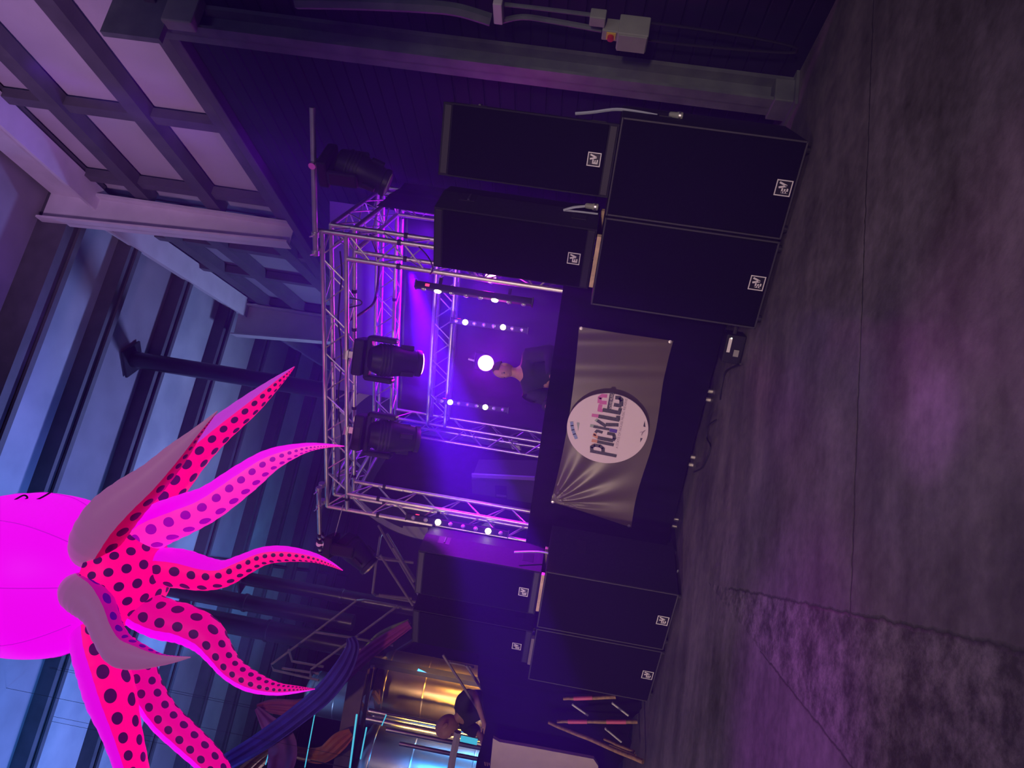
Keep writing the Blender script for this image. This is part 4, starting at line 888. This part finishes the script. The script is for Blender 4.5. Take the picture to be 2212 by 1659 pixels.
# platform for the bending person, then the person
tag(MB().box(-11.2, -7.2, 6.5, 8.2, 0.0, 0.72).build('low_platform', BLKM), 'low black platform behind the black partition', 'platform')
dp_ = 9.75
lp = thing('person', 'bald person in a black t-shirt bending forward behind the black partition', 'person', (W(1075, 1500, dp_).x, W(1075, 1500, dp_).y, 0.72)); O = V(lp.location)
Q = lambda x, y, d=dp_: W(x, y, d)
pv = Q(1078, 1508); ch = Q(1010, 1526); nk = Q(988, 1552, dp_ - 0.1); hc = Q(966, 1566, dp_ - 0.14)
sh = Q(1002, 1500, dp_ - 0.18); el = Q(1026, 1493, dp_ - 0.30); wr = Q(1046, 1556, dp_ - 0.42); sh2 = Q(1004, 1562, dp_ + 0.15); el2 = Q(1042, 1585, dp_ + 0.05); wr2 = Q(1050, 1620, dp_ - 0.15)
fz = 0.74
def leg(dx):
    a = pv + RT * dx; return [(a - V((0, 0, 0.12)), 0.105), (V((a.x + 0.03, a.y, (a.z + fz) / 2)), 0.075), (V((a.x, a.y + 0.03, fz + 0.1)), 0.05), (V((a.x - 0.12, a.y - 0.1, fz + 0.05)), 0.04)]
N1 = [(pv, 0.155), (pv.lerp(ch, 0.5), 0.165), (ch, 0.165), (nk, 0.075), (hc, 0.07), (sh, 0.07), (el, 0.055), (wr, 0.034), (sh2, 0.07), (el2, 0.055), (wr2, 0.034)] + leg(0.12) + leg(-0.12)
E1 = [(0, 1), (1, 2), (2, 3), (3, 4), (2, 5), (5, 6), (6, 7), (2, 8), (8, 9), (9, 10), (0, 11), (11, 12), (12, 13), (13, 14), (0, 15), (15, 16), (16, 17), (17, 18)]
hand_nodes(0, N1, E1, 7, wr - el, DN, 1.15); hand_nodes(0, N1, E1, 10, wr2 - el2, DN, 1.15)
fwl = (-RT * 0.75 + DN * 0.75 - FW * 0.35); upl = (hc - nk).normalized() * 0.8 - RT * 0.5 - DN * 0.2
skin('body', N1, E1, SKIN, lp, head=(hc, fwl, upl, 1.4), origin=O)
face_bits(lp, hc, fwl, upl, 1.4, O)
N2 = [(pv, 0.18), (pv.lerp(ch, 0.5), 0.215), (ch, 0.225), (nk.lerp(ch, 0.2), 0.13), (sh, 0.115), (sh.lerp(el, 0.85), 0.09), (sh2, 0.115), (sh2.lerp(el2, 0.85), 0.09)]
skin('t_shirt', N2, [(0, 1), (1, 2), (2, 3), (2, 4), (4, 5), (2, 6), (6, 7)], TEE, lp, origin=O)
N3 = [(pv, 0.175)] + [(N1[i][0], N1[i][1] + 0.025) for i in (11, 12, 13, 15, 16, 17)]
skin('trousers', N3, [(0, 1), (1, 2), (2, 3), (0, 4), (4, 5), (5, 6)], mat('pale_trousers', (0.42, 0.38, 0.26), 0.85), lp, origin=O)
for i in (14, 18):
    p_ = N1[i][0]; MB().box(-0.055, 0.055, -0.15, 0.14, 0, 0.08).build('shoe', BLKM, lp, bevel=0.02, loc=V((p_.x, p_.y + 0.06, 0.722)) - O)
tag(cable('grey_hose', [Q(990, 1578, 8.3), Q(986, 1600, 8.3), Q(978, 1640, 8.3), Q(968, 1700, 8.3), Q(950, 1760, 8.3)], 0.045, mat('grey_rubber', (0.22, 0.2, 0.24), 0.6)), 'thick grey hose curving beside the bald person at the left edge', 'hose')

# mezzanine edge, braces and guard rails
K = onY(776, 1446, 8.6); Lm = onZ(722, 1760, K.z); Rm = onZ(905, 1366, K.z)
mz = thing('mezzanine_edge', 'brown steel platform edge meeting at a corner above the bald person', 'platform', K)
def pbar(a, b, h, w_, nm, m, par, org): return MB().bar(V(a) - org, V(b) - org, w_, h).build(nm, m, par, bevel=0.004)
pbar(K, Lm, 0.30, 0.10, 'edge_beam', BROWN, mz, K); pbar(K, Rm, 0.30, 0.10, 'edge_beam', BROWN, mz, K)
dk = MB(); el_ = (Lm - K).normalized(); er_ = (Rm - K).normalized()
for q4 in ((K, Lm, Lm + er_ * 0.7, K + er_ * 0.7 + el_ * 0.05), (K, Rm, Rm + el_ * 0.7, K + el_ * 0.7 + er_ * 0.05)):
    for z_ in (0.10, 0.14): dk.poly([p - K + V((0, 0, z_)) for p in q4])
dk.build('deck', DARKS, mz)
pbar(K + V((0.05, 0.1, -0.22)), Lm + V((0.05, 0.1, -0.22)), 0.06, 0.06, 'lower_channel', BLKM, mz, K); pbar(K + V((0.1, 0.05, -0.22)), Rm + V((0.1, 0.05, -0.22)), 0.05, 0.05, 'lower_channel', PALEP, mz, K)
pbar((K.x + 0.05, K.y + 0.2, K.z - 0.15), (K.x + 0.05, K.y + 0.2, 0), 0.12, 0.12, 'post', DARKS, mz, K)
for (a, b), lab in zip((((779, 1516), (880, 1672)), ((808, 1492), (902, 1634))), ('', '')):
    pbar(onY(*a, 8.9), onY(*b, 8.9), 0.075, 0.075, 'brace', BROWN, mz, K)
TUB = mat('worn_rail_tube', (0.26, 0.22, 0.24), 0.6, 0.1, noise=0.15, nscale=9)
def rails(label, runs, dep, r=0.021, foot=0.0):
    t = thing('guard_rail', label, 'railing', W(*runs[0][0], dep)); o = V(t.location)
    for i, run in enumerate(runs): MB().tube(smoothpts([tuple(W(x, y, dep + (0.15 * k)) - o) for k, (x, y) in enumerate(run)], 1), r, 8).build('rail' if i < 2 else 'post', TUB, t, smooth=True)
    x, y = runs[0][-1]; p = W(x, y, dep + 0.15 * (len(runs[0]) - 1)) - o
    MB().tube([p, V((p.x, p.y, foot - o.z))], r, 8).build('post', TUB, t, smooth=True)
rails('double guard rail slanting above the brown platform', [[(690, 1466), (592, 1444), (587, 1432), (690, 1356), (772, 1294), (786, 1293), (888, 1311)], [(672, 1458), (673, 1443), (750, 1387), (860, 1306), (892, 1312)], [(680, 1362), (760, 1374), (850, 1391)], [(625, 1400), (632, 1425), (700, 1437)], [(610, 1440), (690, 1452)]], 12.3)
rails('guard rail with sloping bars beside the leftmost tall speakers', [[(815, 1199), (806, 1278), (812, 1283), (890, 1296)], [(822, 1196), (893, 1305)], [(850, 1180), (895, 1254)], [(818, 1204), (893, 1212)], [(820, 1282), (890, 1290)]], 11.0)
rails('stair rail with thin bars behind the round sign', [[(818, 1132), (905, 1282)], [(836, 1150), (870, 1207), (905, 1260)], [(816, 1200), (822, 1158), (826, 1150)], [(818, 1200), (894, 1213)]], 12.0)
rails('sloping hand rail in front of the bald person', [[(958, 1412), (1065, 1578), (1066, 1586)], [(1008, 1434), (1042, 1486)], [(972, 1427), (1024, 1438)]], 9.3, 0.018)
# round sign behind the left truss leg
YR = 9.3
cs = onY(922, 998, YR); rs = (onY(922, 1166, YR) - cs).length
rsg = thing('round_logo_board', 'large dark round board with a pale ring, half hidden by the left truss leg', 'sign', cs)
MB().lathe((0, 0.02, 0), (0, -1, 0), [(rs * 1.0, 0), (rs * 1.0, 0.02)], 72).build('board', mat('dark_board', (0.012, 0.012, 0.016), 0.7), rsg)
m = MB()
for k in range(72):
    a0, a1 = 2 * math.pi * k / 72, 2 * math.pi * (k + 1) / 72
    f_ = lambda a, r: (math.cos(a) * r, -0.002, math.sin(a) * r)
    m.quad(f_(a0, rs * 0.985), f_(a1, rs * 0.985), f_(a1, rs * 0.905), f_(a0, rs * 0.905))
RSW = mat('pale_lilac_print', (0.45, 0.38, 0.52), 0.6)
m.build('pale_ring', RSW, rsg)
m = MB(); m.poly([onY(x, y, YR - 0.024) - cs for x, y in ((872, 1133), (868, 1148), (905, 1153), (925, 1151), (925, 1137))]); m.build('pale_bar', RSW, rsg)
# stage-left box speaker seen inside the rig
mo = thing('stage_monitor', 'dark stage monitor speaker at the left of the stage with a purple lit top', 'speaker', onY(1150, 1075, 7.4)); o = V(mo.location)
c4 = [onY(x, y, 7.3) - o for x, y in ((1019, 1033), (1155, 1036), (1150, 1112), (1024, 1124))]; bk4 = [p + V((-0.06, 0.55, 0)) for p in c4]
m = MB(); m.poly(c4); m.poly(bk4)
for i in range(4): m.quad(c4[i], c4[(i + 1) % 4], bk4[(i + 1) % 4], bk4[i])
m.build('cabinet', mat('charcoal_paint', (0.05, 0.05, 0.06), 0.6, noise=0.1), mo, bevel=0.01)
MB().bar(onY(1020, 1024, 7.28) - o, onY(1156, 1031, 7.28) - o, 0.03, 0.045).build('top_edge', mat('violet_light_edge', (0.22, 0.14, 0.34), 0.5), mo)  # violet strip paints the purple light along the top
hx = MB(); h4 = [onY(x, y, 7.285) - o for x, y in ((1070, 1046), (1095, 1048), (1096, 1094), (1072, 1098))]; hx.poly(h4); hx.build('handle_recess', BLKR, mo)
MB().tube([onY(1073, 1068, 7.26) - o, onY(1095, 1070, 7.26) - o], 0.016, 8).build('grip', EDGE, mo, smooth=True)
MB().obox(V((0, 0.3, (0.78 - o.z) / 2 - 0.12)), (0.22, 0, 0), (0, 0.2, 0), (0, 0, max(0.02, (o.z - 0.78) / 2 - 0.1))).build('stand', BLKM, mo)

# brewery tanks and pipes at the left, lit warm and blue
def tank(label, x0, x1, xt, dep, base=0.0, m=STEEL):
    a = W(x1, x0[0], dep) if False else W(950, x0, dep); b = W(950, x1, dep); c = (a + b) / 2; r = (b - a).length / 2; zt = W(xt, (x0 + x1) / 2, dep).z
    t = thing('steel_tank', label, 'tank', (c.x, c.y, base)); h = zt - base
    MB().lathe((0, 0, 0), (0, 0, 1), [(r, 0.5), (r, h), (r * 0.9, h + r * 0.2), (r * 0.55, h + r * 0.36), (0.02, h + r * 0.42)], 56).build('shell', m, t, smooth=True)
    MB().lathe((0, 0, 0), (0, 0, 1), [(0.06, 0.12), (r, 0.5)], 40).build('cone', m, t, smooth=True)
    for z_ in (h * 0.52, h * 0.8, h - 0.05): MB().lathe((0, 0, 0), (0, 0, 1), [(r * 1.001, z_), (r * 1.008, z_ + 0.01), (r * 1.008, z_ + 0.03), (r * 1.001, z_ + 0.04)], 56).build('weld_band', m, t, smooth=True)
    for k in range(3):
        a_ = k * 2.1 + 0.4; MB().tube([(r * 0.8 * math.cos(a_), r * 0.8 * math.sin(a_), 0.45), (r * 0.8 * math.cos(a_), r * 0.8 * math.sin(a_), 0)], 0.05, 10).build('leg', m, t, smooth=True)
    return c, r, zt
cA, rA, zA = tank('steel tank with golden light in its colour behind the bald person', 1425, 1556, 835, 14.0, 0.0, mat('golden_light_steel', (0.72, 0.52, 0.30), 0.3, 1.0, noise=0.2, nscale=3))  # golden reflections mixed into the steel's base colour
cB, rB, zB = tank('steel tank lit blue behind the brown braces at the left edge', 1590, 1740, 800, 13.0)
tank('dim steel tank in the dark above the brown platform corner', 1500, 1590, 668, 16.5, 3.2)
for k, (y, d_, r_, xt, m_) in enumerate(((1564, 12.4, 0.045, 790, STEEL), (1573, 12.6, 0.03, 800, STEEL), (1582, 12.3, 0.05, 785, STEEL), (1597, 12.0, 0.04, 830, STEEL), (1622, 11.8, 0.035, 860, STEEL))):
    p = W(960, y, d_); t_ = W(xt, y, d_)
    tag(MB().tube([(0, 0, 0.0), (0, 0, t_.z)], r_, 12).build('steel_pipe', m_, None, smooth=True, loc=(p.x, p.y, 0)), ('thick', 'thin', 'stout', 'bare', 'slim')[k] + ' vertical steel pipe ' + ('right beside the golden tank', 'next to the thick pipe by the golden tank', 'midway between the golden and blue tanks', 'at the right side of the blue tank', 'in front of the blue tank')[k], 'pipe')
CY = glow('cyan_neon', (0.2, 0.6, 0.7), (0.05, 0.50, 1.0), 0.9)
def neon(label, a, b, d_, r=0.012, to=None): 
    A_ = W(*a, d_); B_ = W(*b, d_); t = tag(MB().tube([V(), B_ - A_], r, 8).build('glow_tube', CY, None, smooth=True, loc=A_), label, 'neon light')
    z_ = 9.44 if to is None else to; e_ = B_ if to == 0 else A_
    MB().tube([e_ - A_, V((e_.x - A_.x, e_.y - A_.y, z_ - A_.z))], 0.003 if to is None else 0.008, 5).build('hanging_wire' if to is None else 'support', CABB, t)
neon('glowing cyan tube standing for the lit platform edge at the left', (757, 1656), (772, 1540), 10.5, 0.014, K.z)  # emissive tube in place of a cyan-lit edge under the beam
neon('second glowing cyan tube standing for a lit edge below the platform', (780, 1636), (793, 1568), 10.9, 0.011)  # second lit edge, likewise made as an emissive tube
neon('short wide cyan neon tube beside the grey hose', (996, 1592), (1032, 1600), 11.0, 0.045, 0)
neon('slim upright cyan neon tube by the tank left of the braces', (826, 1564), (836, 1540), 11.2, 0.009, 0)
neon('long upright cyan neon tube in the dark left of the sashes', (575, 1648), (588, 1600), 12.0, 0.008)
neon('tall thin cyan neon tube behind the purple sash', (660, 1654), (684, 1524), 12.0, 0.009)
LX = lambda p, dx, dy, z_: (p.x + dx, p.y + dy, z_)
TA = (EYE - cA); TA.z = 0; TA.normalize(); SA = V((-TA.y, TA.x, 0))
for k, (s_, f_, pw_, c_) in enumerate(((1.6, 1.4, 22, (1.0, 0.50, 0.11)), (-0.9, 1.8, 20, (1.0, 0.52, 0.12)), (-2.2, 0.8, 8, (0.5, 0.15, 1.0)), (0.3, 2.3, 10, (1.0, 0.55, 0.18)))):
    p = cA + SA * s_ + TA * f_
    lamp('tank_band_fill', 'AREA', (p.x, p.y, 2.2), c_, pw_, (cA.x, cA.y, 2.4), 0.10, sy=2.4, spread=70)  # unseen strips added to draw bright bands on the tank
for s_, f_, pw_ in ((0.2, 1.6, 30), (1.5, 0.9, 26)):
    p = cB + SA * s_ + TA * f_
    lamp('tank_blue_fill', 'AREA', (p.x, p.y, 2.2), (0.02, 0.26, 1.0), pw_, (cB.x, cB.y, 2.4), 0.10, sy=2.2, spread=70)  # unseen strips added to turn the left tank blue

# coloured cloth sashes
def sash(label, pts, dep, m, fr=3, hang=False):
    P = smoothpts([(x, y, w_) for x, y, w_ in pts], 8); C_ = [W(x, y, dep + 0.05 * math.sin(i * 0.3)) for i, (x, y, w_) in enumerate(P)]; n = len(P); b = MB(); nu = 18
    for i in range(n):
        t = (C_[min(i + 1, n - 1)] - C_[max(i - 1, 0)]).normalized(); nrm = (EYE - C_[i]).normalized(); s = t.cross(nrm).normalized(); wd = P[i][2] * dep / FPX
        for k in range(nu + 1):
            u = -1 + 2 * k / nu; b.v.append(C_[i] + s * u * wd + nrm * (0.16 * wd * math.cos(u * math.pi * fr + i * 0.05) + 0.35 * wd * (1 - u * u)))
    for i in range(n - 1):
        for k in range(nu): q = i * (nu + 1) + k; b.f.append((q, q + 1, q + nu + 2, q + nu + 1))
    o = tag(b.build('cloth_sash', m, None, smooth=True, thick=0.006), label, 'cloth')
    if hang: MB().tube([C_[1], V((C_[1].x, C_[1].y, 9.3))], 0.003, 5).build('hanging_wire', CABB, o)
    return o
CL = lambda n, c: mat(n, c, 0.75, noise=0.2, nscale=5)
sash('long deep blue cloth sash swooping from the pink arm to the guard rail', [(440, 1680, 14), (480, 1650, 17), (560, 1602, 20), (640, 1545, 21), (700, 1495, 22), (740, 1445, 21), (762, 1398, 15), (758, 1374, 9)], 11.6, CL('blue_cloth', (0.06, 0.04, 0.42)))
sash('magenta cloth sash draped along the top of the brown platform edge', [(718, 1488, 10), (745, 1452, 17), (790, 1412, 15), (840, 1376, 13), (886, 1346, 9)], 12.4, CL('magenta_cloth', (0.42, 0.05, 0.26)))
sash('yellow green cloth sash above the magenta sash by the speakers', [(788, 1402, 5), (820, 1376, 11), (852, 1362, 14), (886, 1340, 6)], 12.6, CL('green_cloth', (0.30, 0.36, 0.05)))
sash('dark red cloth tail behind the blue sash', [(556, 1524, 6), (590, 1522, 14), (640, 1525, 16), (690, 1512, 12)], 11.9, CL('wine_cloth', (0.34, 0.06, 0.16)), 3, True)
sash('purple cloth tail hanging in a loop below the blue sash', [(556, 1526, 5), (580, 1558, 16), (606, 1590, 27), (612, 1630, 30), (600, 1680, 24)], 11.8, CL('purple_cloth', (0.30, 0.10, 0.36)), 2, True)
sash('orange cloth sash twisting across to the brown platform edge', [(530, 1668, 18), (570, 1632, 14), (610, 1616, 11), (660, 1626, 13), (700, 1626, 17), (735, 1598, 19), (760, 1580, 10)], 12.4, CL('orange_cloth', (0.55, 0.16, 0.04)))

# haze hanging round the stage
hz = MB().box(-8.6, 1.0, 3.9, 8.66, 0.05, 5.2).build('stage_haze', bpy.data.materials.new('stage_haze'))
hm = hz.data.materials[0]; hm.use_nodes = True; nt = hm.node_tree; nt.nodes.remove(nt.nodes['Principled BSDF'])
vs = nt.nodes.new('ShaderNodeVolumeScatter'); vs.inputs['Density'].default_value = 0.11; vs.inputs['Anisotropy'].default_value = 0.2; vs.inputs['Color'].default_value = (0.24, 0.09, 1.0, 1)  # violet scatter colour carries the purple light and lifted blacks
nt.links.new(vs.outputs[0], nt.nodes['Material Output'].inputs['Volume'])
tag(hz, 'thin haze tinted with purple light hanging round the truss rig', 'haze', kind='stuff')
